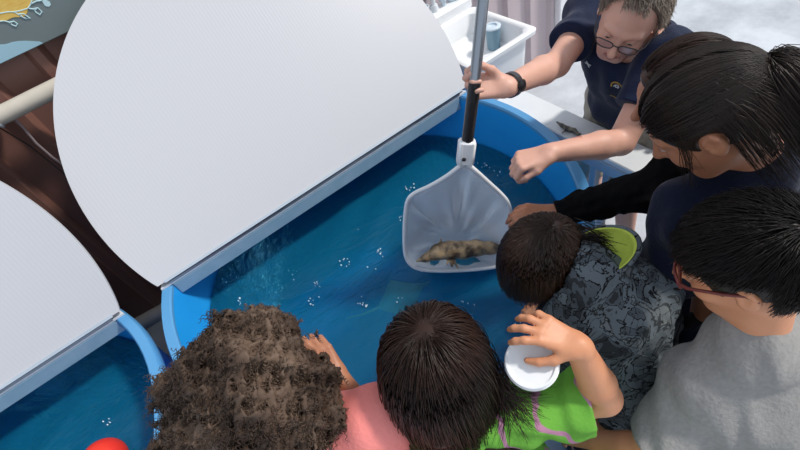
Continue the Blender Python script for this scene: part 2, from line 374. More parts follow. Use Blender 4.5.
# ================================================================== setting
TH=.757
def struct(o): o['kind']='structure'; return o
m=MB(); m.box((1.5,-.5,-.05),(14,12,.1)); struct(m.build('floor',M['floor'],smooth=False))
def ribwall(name,u0,u1,y,m_,z1=2.5):
    pr=[];u=u0;s=.19
    while u<u1-1e-6:
        for du,dy in((0,0),(.055,0),(.075,.028),(.105,.028),(.125,0)):
            if u+du<=u1: pr.append((u+du,dy))
        u+=s
    pr.append((u1,0)); pts=[(a,y-b) for a,b in pr]; poly=pts+[(u1,y+.05),(u0,y+.05)]
    mb=MB(); n=len(poly); V=[(a,b,0.0) for a,b in poly]+[(a,b,z1) for a,b in poly]
    F=[(i,(i+1)%n,n+(i+1)%n,n+i) for i in range(n)]
    for i in range(len(pts)-1): pass
    mb.add(V,F); 
    return struct(mb.build(name,m_,smooth=False))
ribwall('wall_back',-3.4,.92,2.09,M['wall']); ribwall('wall_right',.92,2.36,2.09,M['wallsunlit'])
m=MB(); m.box((2.385,2.08,1.25),(.05,.12,2.5),bev=.006); struct(m.build('trim_1',M['white'],smooth=False))

# ================================================================== tanks
R0=.76;RI=.722;CH=.257
def tank(cu,cvv,tilt,lab,wl,fl,bare=False):
    t=thing('fish_tank',(cu,cvv,0),lab,'tank','round blue fish tanks')
    m=MB(); m.lathe((cu,cvv,0),[(.70,0.0),(.742,.74),(.742,.752),(RI,.752),(.688,.04),(0,.04),(0,0)],n=96); m.build('basin',M['tank'],t,ang=50)
    m=MB(); pr=[(R0-.002,.728),(R0,.735),(R0,.762),(R0-.005,.770),(RI+.005,.770),(RI,.764),(RI,.745),(.744,.745),(.744,.728)]; m.lathe((cu,cvv,0),pr,n=96,closed=True); m.build('rim',M['rim'],t,ang=35)
    a0=math.asin(CH/(R0-.006)); arc=[(cu+(R0-.006)*math.cos(a),cvv+(R0-.006)*math.sin(a)) for a in np.linspace(a0,PI-a0,50)]
    m=MB(); m.prism(arc,.771,.779,lambda a,b,h:(a,b,h)); m.build('rear_cover',M['cover'],t,smooth=False)
    hl=math.sqrt(RI**2-CH**2)-.004
    m=MB(); m.box((cu,cvv+CH+.016,.738),(2*hl,.03,.062),bev=.004); m.build('cross_beam',M['beam'],t,smooth=False)
    m=MB(); m.tube([(cu-hl,cvv+CH+.002,.784),(cu+hl,cvv+CH+.002,.784)],.0055,8); m.build('hinge_rod',M['alu'],t)
    c,s=math.cos(tilt),math.sin(tilt); w0=.004
    RL=.753; L=[(RL*math.cos(a),CH+RL*math.sin(a)) for a in np.linspace(-a0,PI+a0,110)]; L=[(a,max(b,w0)) for a,b in L]
    y0,z0=cvv+CH,.792
    m=MB(); m.prism(L,-.006,.006,lambda a,w,h:(cu+a,y0+w*c-h*s,z0+w*s+h*c)); lid=m.build('folding_lid',M['lid'],t,ang=30)
    m=MB(); q=hl+.01; m.prism([(-q,.0),(q,.0),(q,.010),(-q,.010)],-.008,.009,lambda a,w,h:(cu+a,y0+w*c-h*s,z0+w*s+h*c)); m.build('edge_strip',M['greyframe'],lid,smooth=False)
    # water filling the basin up to about 10 cm under the rim
    ns=56; zt=.545; rr=.703; V=[];F=[]
    rs=np.linspace(0,rr,ns); nt=120
    V.append((cu,cvv,zt))
    for r in rs[1:]:
        for k in range(nt):
            a=2*PI*k/nt; x,y=cu+r*math.cos(a),cvv+r*math.sin(a)
            q=min(1,(rr-r)/.05); z=zt+q*(.0035*math.sin(17*x+9*y+2*math.sin(6*y))+.0025*math.sin(31*y-13*x+1.5*math.sin(9*x)))
            V.append((x,y,z))
    for k in range(nt): F.append((0,1+k,1+(k+1)%nt))
    for i in range(ns-2):
        for k in range(nt): F.append((1+i*nt+k,1+(i+1)*nt+k,1+(i+1)*nt+(k+1)%nt,1+i*nt+(k+1)%nt))
    b0=len(V)
    for k in range(nt): a=2*PI*k/nt; V.append((cu+.683*math.cos(a),cvv+.683*math.sin(a),.045))
    o0=1+(ns-2)*nt
    for k in range(nt): F.append((o0+k,b0+k,b0+(k+1)%nt,o0+(k+1)%nt))
    F.append(tuple(b0+k for k in range(nt))[::-1])
    m=MB(); m.add(V,F); w=m.build('tank_water',M['water'],ang=60); tag(w,wl,'water',kind='stuff')
    # froth: clusters of bubbles and drops on the surface
    m=MB(); rg=np.random.default_rng(int(abs(cu)*100)); n_=0
    for c_ in range(60):
        a=rg.uniform(0,2*PI); r=.66*math.sqrt(rg.uniform()); x,y=cu+r*math.cos(a),cvv+r*math.sin(a)
        if y>cvv+CH-.01: continue
        for q in range(rg.integers(1,9)):
            px,py=x+rg.normal()*.012,y+rg.normal()*.012
            if math.hypot(px-cu,py-cvv)>.70: continue
            rb=rg.uniform(.0008,.0026)*(1 if rg.uniform()<.85 else 1.5)
            m.lathe((px,py,zt+.0035),[(rb*1.0,-.003),(rb*.95,rb*.3),(rb*.6,rb*.75),(0,rb)],n=6)
    f=m.build('froth',M['foam'],ang=80); tag(f,fl,'froth',kind='stuff')
    return t
tank(.320,1.107,math.radians(49.4),'large round blue tank with its white half-moon lid folded back, net held over its water','rippled blue-green water in the tank under the net','scattered white bubbles on the water of the tank under the net')
tank(-1.235,1.110,math.radians(61),'round blue tank at the left edge with white lid folded back, curly-haired child beside it','dark blue water in the tank at the left edge','scattered white bubbles on the water of the left tank')

# submerged flat fish
c=Wz(400,297,.46); rc=Wz(440,262,.50)-Wz(350,310,.50); rd=nrm(rc*A(1,1,0)); rs_=np.cross(A(0,0,1),rd)
m=MB(); nu,nv=22,22; V=[];F=[]
out=[(1.1,0),(.80,.10),(.48,.36),(.16,.80),(.02,1.0),(-.14,.86),(-.42,.44),(-.66,.18),(-.80,.0)]
prof=out+[(a,-b) for a,b in out[-2:0:-1]]
def ringpt(sc,h):
    return [c+rd*(a*.12*sc)+rs_*(b*.105*sc)+A(0,0,h-.018*abs(b*sc)**2) for a,b in prof]
n_=len(prof)
for sc,h in((1,0),(.8,.010),(.5,.022),(.2,.030)): V+=ringpt(sc,h)
for sc,h in((.8,-.005),(.4,-.010)): V+=ringpt(sc,h)
for i,j in((0,1),(1,2),(2,3),(4,0),(5,4)):
    for k in range(n_): F.append((i*n_+k,i*n_+(k+1)%n_,j*n_+(k+1)%n_,j*n_+k))
F.append(tuple(3*n_+k for k in range(n_))); F.append(tuple(5*n_+k for k in range(n_))[::-1])
m.add(V,F); o=m.build('flat_fish',M['ray'],ang=70); 
m=MB(); tb=c-rd*.10; m.tube([tb+rd*.03,tb-rd*.05+rs_*.01,tb-rd*.12+rs_*.03],[.007,.004,.0015],8); m.build('tail',M['ray'],o)
tag(o,'pale sandy flat fish under the water just below the net','fish')

# ================================================================== wall sign, pipe, cables
t=thing('painted_sign',(-.35,2.03,1.42),'grey-green painted sign with yellow flower and pale blue vines, hung on the brown wall','sign')
YS=2.030
m=MB(); m.box((-.72,YS+.012,1.42+.45),(1.9,.016,.9),bev=.003); m.build('panel',M['signbg'],t,smooth=False)
def S2(x,y): p=Wv(x,y,YS); return (p[0],p[2])
def flat(poly,h,mt,name):
    m=MB(); m.prism(poly,0,h,lambda a,b,q:(a,YS+.004-q,b)); return m.build(name,mt,t,smooth=False)
u0=-1.66;
band=[(u0,1.424)]+[S2(x,y) for x,y in((42,41),)]
bp=[S2(x,y) for x,y in((0,45),(6,44.5),(12,42.5),(18,41.5),(26,41.2),(34,41.6),(40,42))]
band=[(u0,1.423),(bp[-1][0]+.004,1.423)]+bp[::-1]+[(-1.0,1.50),(-1.3,1.485),(u0,1.50)]
flat(band,.0014,M['signband'],'wave_band')
fc=S2(-6,-12); rx=abs(S2(24,0)[0]-fc[0])
pet=[]
for k in range(64):
    a=2*PI*k/64; r=.095*(1+.05*math.cos(9*a)); pet.append((fc[0]+r*math.cos(a),fc[1]+r*math.sin(a)))
flat(pet,.0016,M['petal'],'flower')
cc=[(fc[0]+.03*math.cos(2*PI*k/20),fc[1]+.03*math.sin(2*PI*k/20)) for k in range(20)]; flat(cc,.0024,M['signband'],'flower_centre')
def vine(pts,w=.0035):
    P=[S2(*p) for p in pts]; mb=MB(); mb.tube([(a,YS+.003,b) for a,b in P],w,6); return mb
vm=MB()
for pts in ([(-12,17),(0,13.5),(8,12),(14,12),(20,11),(28,8.5),(31,4),(32,0),(34,-6)],[(28,8.5),(35,9.5),(37,9)],[(-4,22),(4,21),(8,22),(11,23.5)],[(14,12),(19,15),(22,16)],[(31,4),(36,1.5),(42,0.5)]):
    P=[S2(*p) for p in pts]; vm.tube([(a,YS+.003,b) for a,b in P],.0021,6)
vm.build('vine',M['vine'],t)
for pts in ([(19,14),(24,14),(30,18.5),(26,18.8),(21,16.5),(19,14)],[(34,9),(38,8),(42,12),(40,15),(36,12.5),(34,9)],[(10,22.5),(14,21.5),(17.5,24),(16,26.5),(12,25),(10,22.5)]):
    P=[S2(*p) for p in pts]; mb=MB(); mb.tube([(a,YS+.003,b) for a,b in P],.0021,6); mb.build('leaf',M['vine'],t)
P=[S2(*p) for p in ((42,1),(46,0),(50,2),(51,5),(49,7),(45,6))]; flat(P,.0016,M['vine'],'leaf')

z=1.296
m=MB(); m.tube([(-2.2,1.985,z),(.30,1.985,z)],.031,20); o=m.build('wall_pipe',M['pipe']); tag(o,'long cream pipe running level across the brown wall below the painted sign','pipe')
for u in(-.50,-1.25): 
    m=MB(); m.tube([(u,1.985+.034*math.sin(a),z+.034*math.cos(a)) for a in np.linspace(0,2*PI,20,endpoint=False)],.004,6,closed=True); m.box((u,2.035,z),(.03,.05,.012),bev=.002); m.build('clamp',M['greyframe'],o)
pts=[Wv(x,y,1.99) for x,y in((2,105),(8,113),(22,126),(36,143),(52,157),(66,167),(84,182),(105,215),(125,255))]
m=MB(); m.tube(pts,.0045,8); o=m.build('wall_cable',M['cable']); tag(o,'thin mauve-grey cable running down the brown wall from the cream pipe','cable')
pts=[Wv(x,y,2.035) for x,y in((0,128),(30,146),(62,172),(90,196))]
m=MB(); m.tube(pts,.0025,6); o=m.build('wall_wire',M['black']); tag(o,'thin black wire on the brown wall beside the cable','wire')
a=Wz(136,326,.33); b=Wz(168,308,.33)
d=nrm(b-a); m=MB(); m.tube([a-d*.35,b+d*.35],.034,18); o=m.build('floor_pipe',M['pipe']); tag(o,'beige pipe passing low between the two blue tanks','pipe')
for q in(-.28,.42): m=MB(); pq=a+d*q; m.box((pq[0],pq[1],.148),(.07,.09,.296),bev=.006); m.build('pipe_support',M['greyframe'],o,smooth=False)

# ================================================================== sink behind the tank
SX0,SX1,SY0,SY1,SZ=1.082,1.467,1.372,1.80,.85
t=thing('utility_sink',((SX0+SX1)/2,(SY0+SY1)/2,0),'white plastic utility sink on legs against the sunlit ribbed wall','sink')
def rrect(x0,x1,y0,y1,r,n=6):
    P=[]
    for cx,cy,a0 in((x1-r,y1-r,0),(x0+r,y1-r,PI/2),(x0+r,y0+r,PI),(x1-r,y0+r,1.5*PI)):
        for k in range(n+1): a=a0+PI/2*k/n; P.append((cx+r*math.cos(a),cy+r*math.sin(a)))
    return P
lv=[(.012,.012,.56,.02),(0.02,.0,.57,.05),(.0,.0,.815,.05)]
rings=[]
def ring(i,z,r): return [(x,y,z) for x,y in rrect(SX0+i,SX1-i,SY0+i,SY1-i,r)]
rings=[ring(.07,.40,.05),ring(.045,.43,.05),ring(.022,.825,.05),ring(0,.828,.03),ring(-.002,SZ-.004,.03),ring(.004,SZ,.03),ring(.024,SZ,.035),ring(.034,SZ-.01,.045),ring(.05,.75,.05),ring(.08,.737,.04)]
V=[p for r in rings for p in r]; n_=len(rings[0]); F=[(i*n_+k,i*n_+(k+1)%n_,(i+1)*n_+(k+1)%n_,(i+1)*n_+k) for i in range(len(rings)-1) for k in range(n_)]; F+=[tuple(range(n_))[::-1],tuple((len(rings)-1)*n_+k for k in range(n_))]
m=MB(); m.add(V,F); m.build('basin',M['white'],t,ang=40)
m=MB(); m.box(((SX0+SX1)/2,SY1+.047,.87),(SX1-SX0,.10,.06),bev=.01); m.build('rear_ledge',M['white'],t,smooth=False)
for x in(SX0+.06,SX1-.06):
    for y in(SY0+.06,SY1-.05): m=MB(); m.tube([(x,y,0),(x,y,.50)],[.017,.021],12); m.build('leg',M['white'],t)
m=MB(); fx=1.27; fy=SY1+.05; m.tube([(fx,fy,.90),(fx,fy,.93)],[.024,.018],16); m.tube([(fx,fy,.92),(fx,fy,1.05),(fx-.006,fy-.02,1.10),(fx-.012,fy-.06,1.125),(fx-.02,fy-.11,1.11),(fx-.022,fy-.13,1.07)],.011,12); fa=m.build('faucet',M['whitepaint'],t)
for q in(-.06,.06): m=MB(); m.lathe((fx+q,fy,.90),[(.012,0),(.012,.02),(.02,.024),(.02,.036),(.012,.04),(0,.041)],n=12); m.build('tap_handle',M['clearish'],fa)
# things on the sink
c=Wz(492,47,.75); 
c=A(c[0],c[1],.552)
c=Wz(494,48,.7375)
t=thing('plastic_cup',tuple(c),'blue-grey plastic tumbler standing in the white sink','cup')
m=MB(); hh=.105; m.lathe(c,[(.027,0),(.030,.003),(.036,hh),(.034,hh),(.028,.006),(0,.006)],n=28); m.build('tumbler',M['bluegrey'],t,ang=35)
m=MB(); m.lathe(c,[(.036,hh-.002),(.039,hh),(.039,hh+.006),(.030,hh+.009),(.022,hh+.009),(.020,hh+.002),(0,hh+.002)],n=28); m.build('lid',M['clearish'],t,ang=35)
def bottle(x,y,lab,body,capm,h=.15,r=.028):
    c=A(x,y,.901); t=thing('spray_bottle',tuple(c),lab,'bottle','bottles on the sink ledge')
    m=MB(); m.lathe(c,[(r*.9,0),(r,.006),(r,h*.6),(r*.75,h*.74),(r*.36,h*.82),(r*.36,h*.9),(0,h*.9)],n=20); m.build('bottle_body',body,t,ang=40)
    m=MB(); m.lathe(c,[(r*.45,h*.86),(r*.48,h*.88),(r*.48,h),(r*.3,h*1.02),(0,h*1.02)],n=16); m.box(c+A(-.012,-.02,h*1.05),(.016,.055,.018),bev=.004); m.build('spray_head',capm,t)
bottle(1.440,1.835,'blue spray bottle at the right end of the white sink ledge',M['aqua'],M['aqua'],.14)
bottle(1.385,1.855,'pale clear bottle with white top beside the blue spray bottle',M['clearish'],M['white'],.12,.024)
# little rack of tubs on ledge
for i,(x,lab) in enumerate(((1.205,'clear tub beside the faucet on the sink ledge'),(1.16,'clear tub second from the faucet on the sink ledge'),(1.115,'clear tub farthest from the faucet on the sink ledge'))):
    m=MB(); m.lathe((x,1.84,.901),[(.022,0),(.026,.045),(.0285,.046),(.0285,.05),(.024,.05),(.020,.004),(0,.004)],n=20); o=m.build('specimen_tub',M['clearish'],ang=40); tag(o,lab,'tub','clear tubs on the sink ledge')

# ================================================================== white side table right of the tank
t=thing('side_table',(1.17,.80,0),'long white-topped table with pale grey frame beside the tank, man leaning over it','table')
X0,X1,Y0,Y1,ZT=1.088,1.215,.46,1.26,.735
m=MB(); m.box(((X0+X1)/2,(Y0+Y1)/2,ZT-.012),(X1-X0,Y1-Y0,.024),bev=.004); m.build('tabletop',M['whitepaint'],t,smooth=False)
m=MB(); m.box((X0+.014,(Y0+Y1)/2,ZT-.052),(.026,Y1-Y0-.02,.05),bev=.003);m.box((X1-.02,(Y0+Y1)/2,ZT-.052),(.026,Y1-Y0-.02,.05),bev=.003); m.box(((X0+X1)/2,Y0+.03,ZT-.052),(X1-X0-.03,.026,.05),bev=.003); m.build('frame',M['greyframe'],t,smooth=False)
for x in(X0+.02,X1-.02):
    for y in(Y0+.035,.76,Y1-.04): m=MB(); m.box((x,y,(ZT-.028)/2),(.03,.03,ZT-.028),bev=.004); m.build('leg',M['greyframe'],t,smooth=False)
m=MB(); m.box(((X0+X1)/2,Y0+.035,.25),(X1-X0-.05,.022,.03),bev=.003); m.box((X0+.02,(Y0+Y1)/2,.25),(.022,Y1-Y0-.07,.03),bev=.003); m.build('stretcher',M['greyframe'],t,smooth=False)
# small sturgeon lying on the table
def fish(name,P,rr,m_,lab,side,up,fins=True,scale=1.0,eye=True):
    s=Sdf(.0022*scale if scale<1.2 else .003); P=[A(p) for p in P]
    for i in range(len(P)-1): s.cone(P[i],P[i+1],rr[i],rr[i+1],.006*scale)
    L=nrm(P[0]-P[-1])
    return s,P
a=[Wz(x,y,ZT+.012) for x,y in((557,122),(562,125.5),(568,129),(574,130.5),(579,135),(582,141))]
s=Sdf(.0016); rr=[.003,.0075,.010,.009,.005,.002]
for i in range(5): s.cone(a[i],a[i+1],rr[i],rr[i+1],.004)
d=nrm(a[3]-a[1]); sd=np.cross(A(0,0,1),d)
s.cone(a[2],a[2]+sd*.022-d*.010+A(0,0,-.008),.004,.0018,.003); s.cone(a[2],a[2]-sd*.022-d*.010+A(0,0,-.008),.004,.0018,.003); s.cone(a[4],a[4]+sd*.012-d*.0,.003,.0015,.003)
o=sdfobj('small_fish',s,M['fish2']); tag(o,'small dark mottled fish lying on the white tabletop beside the tank','fish')

# ================================================================== net with sturgeon
col=W(466,152,1.25); top=W(485,-26,1.03); grip=W(473,92,1.14)
ax=nrm(grip-col); 
t=thing('dip_net',tuple(col),'white dip net with black and silver pole held over the blue tank','net')
m=MB(); low=col-ax*.035; e1=W(474.8,82,1.128)
m.tube([low,e1],.0160,18); m.build('grip_tube',M['black'],t)
m=MB(); m.tube([e1-ax*.01,W(483,0,1.05),W(489,-60,1.0)],.0138,16); m.build('pole',M['alu'],t)
sd=nrm(np.cross(ax,cv(0,0,1))); nn=np.cross(sd,ax); Rk=np.stack([sd,nn,ax],1)
m=MB(); m.box(col,(.047,.036,.075),R=Rk,bev=.006); cl=m.build('collar',M['white'],t)
toc=nrm(CC-col); fn=nn if nn@toc>0 else -nn
m=MB(); q=col+fn*.018-ax*.012+sd*.006; m.lathe(q,[(.0055,-.002),(.0055,.003),(.003,.0045),(0,.0045)],ax=fn,n=12); m.build('bolt',M['specdark'],cl)
m=MB(); 
for g in(-.026,.026): m.box(col+sd*g*.55+fn*.017,(.004,.006,.07),R=Rk,bev=.001)
m.build('rib',M['whitepaint'],cl)
# hoop: (picture x, picture y, depth)
HP=[(460,166,1.27),(447,176,1.30),(430,186,1.34),(415,193,1.37),(408,200,1.39),(405.5,212,1.42),(404.5,228,1.455),(404.5,245,1.49),(406,257,1.515),(411,265,1.53),(421,269.5,1.54),(440,271,1.54),(460,270.5,1.53),(480,269,1.515),(498,266,1.50),(506,258,1.48),(509.5,245,1.455),(511,228,1.42),(510.5,213,1.39),(507.5,202,1.365),(500,193,1.345),(488,182,1.315),(477,172,1.285),(470,166,1.27)]
HP=[(x,y,1.27+(d-1.27)*1.22) for x,y,d in HP]
HW=[W(*p) for p in HP]
def smooth_pts(P,k=4,closed=False):
    P=[A(p) for p in P]; out=[]; n=len(P)
    rng=range(n if closed else n-1)
    for i in rng:
        p0=P[(i-1)%n] if closed or i>0 else P[0]; p1=P[i]; p2=P[(i+1)%n]; p3=P[(i+2)%n] if closed or i+2<n else P[-1]
        for j in range(k):
            t=j/k; out.append(.5*((2*p1)+(-p0+p2)*t+(2*p0-5*p1+4*p2-p3)*t*t+(-p0+3*p1-3*p2+p3)*t**3))
    if not closed: out.append(P[-1])
    return out
HS=smooth_pts(HW,4)
m=MB(); m.tube([col-ax*.03-sd*.01]+HS+[col-ax*.03+sd*.01],.0065,10); m.build('hoop',M['white'],t)
# bag: loft from hoop to sagging bottom line
NB=len(HS); ctr=sum(HW)/len(HW); V=[];rings=[]
bot=W(455,236,1.6); nrings=16
for i in range(nrings+1):
    u=i/nrings; row=[]
    for k,p in enumerate(HS):
        q=ctr+(p-ctr)*(1-u*.93)                      # shrink to the toe of the bag
        tgt=W(452,238,1.68); sag=math.sin(min(1,u*1.15)*PI/2)
        q=p*(1-u)**1.0+ (ctr+(p-ctr)*.25)*u
        q=q+(tgt-ctr)*sag*.92
        ang=2*PI*k/NB
        fold=.017*math.sin(u*PI)*(math.sin(ang*7+2*u*3)+.6*math.sin(ang*13+4*u+1))
        q=q+(q-ctr)/(np.linalg.norm(q-ctr)+.02)*fold
        row.append(q)
    rings.append(row)
V=[p for r in rings for p in r]; F=[(i*NB+k,i*NB+(k+1)%NB,(i+1)*NB+(k+1)%NB,(i+1)*NB+k) for i in range(nrings) for k in range(NB)]
V.append(sum(rings[-1])/NB); e=len(V)-1; F+=[(nrings*NB+k,nrings*NB+(k+1)%NB,e) for k in range(NB)]
m=MB(); m.add(V,F); bag=m.build('mesh_bag',M['net'],t,ang=180)
so=bag.modifiers.new('cloth_thickness','SOLIDIFY'); so.thickness=.0008
# sturgeon in the net
FP=[W(x,y,1.27+(d-1.27)*1.2) for x,y,d in ((417,261,1.505),(426,258,1.50),(438,252,1.50),(450,250,1.50),(463,250,1.505),(476,248,1.505),(490,248,1.51),(505,250,1.52),(520,256,1.53),(530,262,1.53))]
FR=[.004,.013,.026,.030,.029,.027,.021,.014,.008,.004]
s=Sdf(.0028)
for i in range(9): s.cone(FP[i],FP[i+1],FR[i],FR[i+1],.012)
dn=cv(0,1,0);tw=cv(0,0,-1)
s.cone(FP[2],W(441,239,1.546),.008,.003,.006,flat=(cv(1,0,0),1.0)); s.cone(W(440,245,1.546),W(445,242,1.552),.006,.003,.005)
s.cone(FP[3]+dn*.015,W(452,266,1.534),.008,.0045,.006); s.cone(FP[3]+dn*.015,W(458,268,1.528),.007,.003,.006); s.cone(FP[3]+dn*.02,W(447,264,1.534),.006,.003,.006)
s.cone(FP[7],W(508,262,1.558),.006,.003,.006); s.cone(FP[8],W(531,250,1.582),.006,.002,.006)
for i in range(1,9):
    for q in(.2,.7):
        p=FP[i]*(1-q)+FP[i+1 if i<9 else i]*q; r=FR[i]*(1-q)+FR[i+1]*q
        s.ell(p+tw*r*.92-dn*r*.3,(.006,.0035,.0035),k=.003)
o=sdfobj('sturgeon',s,M['fish']); tag(o,'mottled brown young sturgeon lying in the white dip net','fish')
m=MB(); m.lathe(FP[1]+tw*.012+dn*-.002,[(.0026,-.002),(.002,.0015),(0,.0022)],ax=tw,n=10); m.build('eye',M['iris'],o)

# red float on the left tank's water
c=Wz(107,462,.58); c=A(c[0],c[1],.545+.045); m=MB(); r=.068
m.lathe(c,[(r*math.sin(a),-r*math.cos(a)) for a in np.linspace(0.02,PI,24)],n=36); o=m.build('float_ball',M['red'],ang=80); tag(o,'bright red round float at the bottom edge, on the left tank','float')
m=MB(); m.lathe(c,[(.008,r-.003),(.008,r+.006),(.004,r+.008),(0,r+.008)],n=12); m.build('stem',M['red'],o)

# ================================================================== people
CR_C=A(-.012,0,.030); CR_R=A(.099,.078,.090)
def head_sdf(s,H,R,sc,vox_fine=True):
    P=lambda x,y,z: H+R@(A(x,y,z)*sc)
    e=lambda c,r,k=.012,op='u': s.ell(P(*c),A(*r)*sc,R=R,k=k*sc,op=op)
    e(CR_C,CR_R,.01); e((.022,0,-.028),(.072,.064,.088),.03); 
    s.cone(P(.060,-.014,-.098),P(.060,.014,-.098),.020*sc,.020*sc,k=.03)          # chin
    for y in(-1,1):
        s.cone(P(.0,y*.052,-.055),P(.052,y*.022,-.096),.014*sc,.015*sc,k=.025)    # jaw
        e((.062,y*.040,-.030),(.022,.020,.022),.02)                               # cheek
        s.cone(P(.086,y*.012,.026),P(.074,y*.046,.026),.009*sc,.008*sc,k=.014)    # brow
        s.ell(P(.0905,y*.032,.008),A(.014,.016,.011)*sc,R=R,k=.010*sc,op='s')     # socket
        s.ell(P(.0775,y*.032,.0105),A(.0138,.0145,.0125)*sc,R=R,k=.003)
        s.cone(P(.094,y*.011,-.037),P(.092,y*.012,-.037),.0078*sc,.0075*sc,k=.006)
    s.cone(P(.090,0,.014),P(.113,0,-.028),.008*sc,.0105*sc,k=.010)
    s.cone(P(.113,0,-.028),P(.096,0,-.038),.0105*sc,.008*sc,k=.006)
    for z,r in((-.060,.0062),(-.069,.0068)): s.cone(P(.086,-.019,z-.001),P(.0925,0,z),.004*sc,r*sc,k=.006); s.cone(P(.0925,0,z),P(.086,.019,z-.001),r*sc,.004*sc,k=.006)
    for y in(-1,1):
        ER=R@frame(A(.15,y*.0,1),A(1,y*.5,0)).T if False else R
        e((-.004,y*.082,-.004),(.019,.0085,.031),.008); e((.003,y*.093,.001),(.011,.009,.019),.004,'s'); s.cone(P(-.016,y*.090,.010),P(-.008,y*.087,.024),.0045*sc,.0045*sc,k=.005)
def hand(s,w,d,n,tl,sc=1,curl=(40,50,30),spread=.0,thumb=(.65,.7,-.25),tcurl=.5,curls=None,fr=1.0):
    d=nrm(A(d)); n=nrm(A(n)-d*(A(n)@d)); tl=nrm(A(tl)-d*(A(tl)@d)-n*(A(tl)@n)); w=A(w)
    lat=[.030,.0105,-.0095,-.028]; ln=[.072,.080,.074,.058]; kl=[.088,.091,.087,.079]; tips=[]
    s.cone(w-d*.010*sc,w+d*.012*sc,.024*sc,.0235*sc,k=.012,flat=(n,1.18))
    for i in range(4):
        b=w+d*.01*sc+tl*lat[i]*.55*sc; kn=w+d*kl[i]*sc+tl*lat[i]*sc
        s.cone(b,kn,.0155*sc,.0105*sc,k=.010,flat=(n,1.05))
        c=curls[i] if curls else curl; a=0; p=kn; dd=nrm(d+tl*spread*(1.5-i))
        for q,(fl,r0,r1) in enumerate(((.46,.0098,.0088),(.30,.0088,.0080),(.24,.0080,.0066))):
            a+=math.radians(c[q]); v=dd*math.cos(a)-n*math.sin(a); p2=p+v*ln[i]*fl*sc
            s.cone(p,p2,r0*sc*fr,r1*sc*fr,k=.0035); p=p2
        tips.append((p,v))
    b=w+d*.014*sc+tl*.020*sc; v=nrm(d*thumb[0]+tl*thumb[1]+n*thumb[2]); p=b+v*.042*sc
    s.cone(b,p,.0155*sc,.0125*sc,k=.012); v2=nrm(v+(d*.9-tl*.55-n*.35)*tcurl); p2=p+v2*.034*sc; s.cone(p,p2,.0118*sc,.0100*sc,k=.004)
    v3=nrm(v2+(d*.4-tl*.7-n*.6)*tcurl); p3=p2+v3*.026*sc; s.cone(p2,p3,.0100*sc,.0078*sc,k=.003); tips.append((p3,v3))
    return tips
def person(name,label,H,f,up,sc,hs,J,skin,hands,vox=.0045,group=None,facing=None,feet=True,eyes=True):
    """J: world joints (neck, chest, pelvis, SL, SR, EL, ER, WL, WR). sc body scale, hs head scale."""
    R=frame(f,up)
    pv=A(J['pelvis']); lat=nrm(A(J['SL'])-A(J['SR'])); lat=nrm(A(lat[0],lat[1],0)); fw=np.cross(lat,A(0,0,1)) ; fw=nrm(fw)
    J=dict(J); 
    for q,y in(('L',1),('R',-1)):
        hp=pv+lat*y*.085*sc+A(0,0,-.02); an=A(hp[0],hp[1],.075)+lat*y*.035; kn=(hp+an)/2+fw*.035+A(0,0,.02)
        J['H'+q]=hp;J['K'+q]=kn;J['A'+q]=an;J['O'+q]=A(an[0],an[1],.028)+fw*.13*sc
    base=(A(J['AL'])+A(J['AR']))/2; base[2]=0
    t=thing(name,tuple(base),label,'person',group)
    s=Sdf(vox); nk,ch=A(J['neck']),A(J['chest'])
    head_sdf(s,H,R,hs)
    s.cone(nk,H+R@(A(-.022,0,-.055)*hs),.058*sc,.050*hs,k=.03)
    ua=nrm(nk-pv); l2=nrm(lat-ua*(lat@ua)); TR=np.stack([l2,np.cross(ua,l2),ua],1)
    s.ell(ch+(nk-ch)*.15,A(.150,.098,.17)*sc,R=TR,k=.03); s.ell((ch+pv)/2,A(.120,.088,.16)*sc,R=TR,k=.04); s.ell(pv,A(.140,.100,.12)*sc,R=TR,k=.04)
    for q in'LR':
        S_,E_,W_=A(J['S'+q]),A(J['E'+q]),A(J['W'+q]); 
        s.cone(nk-(nk-ch)*.12,S_,.050*sc,.052*sc,k=.03); s.cone(ch,S_,.08*sc,.052*sc,k=.03); s.cone(S_,E_,.050*sc,.039*sc,k=.015)
        m_=E_+(W_-E_)*.3; s.cone(E_,m_,.039*sc,.041*sc,k=.01); s.cone(m_,W_,.041*sc,.0265*sc,k=.01)
        s.chain([J['H'+q],J['K'+q],J['A'+q]],[.080*sc,.052*sc,.036*sc]); s.cone(J['A'+q],J['O'+q],.036*sc,.028*sc)
        h=hands.get(q)
        if h is None: d=nrm(W_-E_); h=dict(d=d,n=A(0,0,1)-d*d[2]*.9,tl=-lat if q=='L' else lat,curl=(25,30,20))
        J['tips'+q]=hand(s,W_,sc=h.pop('sc',sc),**h)
    lp=H+R@(A(.09,0,-.065)*hs)
    def mi(c):
        q=(c-lp)@R; return ((np.abs(q[:,1])<.021*hs)&(np.abs(q[:,2])<.0105*hs-np.abs(q[:,1])*.22)&(q[:,0]>-.006)).astype(int)
    b=sdfobj('body',s,[skin,M['lip']],t,mi)
    if eyes:
        for y in(1,-1):
            c=H+R@(A(.0785,y*.032,.008)*hs); mb=MB(); r=.0125*hs; g=R@nrm(A(1,0,-.35))
            mb.lathe(c,[(r*math.sin(a),-r*math.cos(a)) for a in np.linspace(0.01,PI-.45,12)]+[(0,r*math.cos(.45))],ax=g,n=16)
            mb.lathe(c,[(r*.50,r*.84),(r*.46,r*.93),(r*.2,r*1.01),(0,r*1.02)],ax=g,n=14,mi=1); mb.build('eye',[M['eye'],M['iris']],b,ang=60)
    J['t']=t;J['R']=R;J['H']=H;J['hs']=hs;J['sc']=sc;J['TR']=TR;J['fw']=fw;J['lat']=lat;J['body']=b
    return J
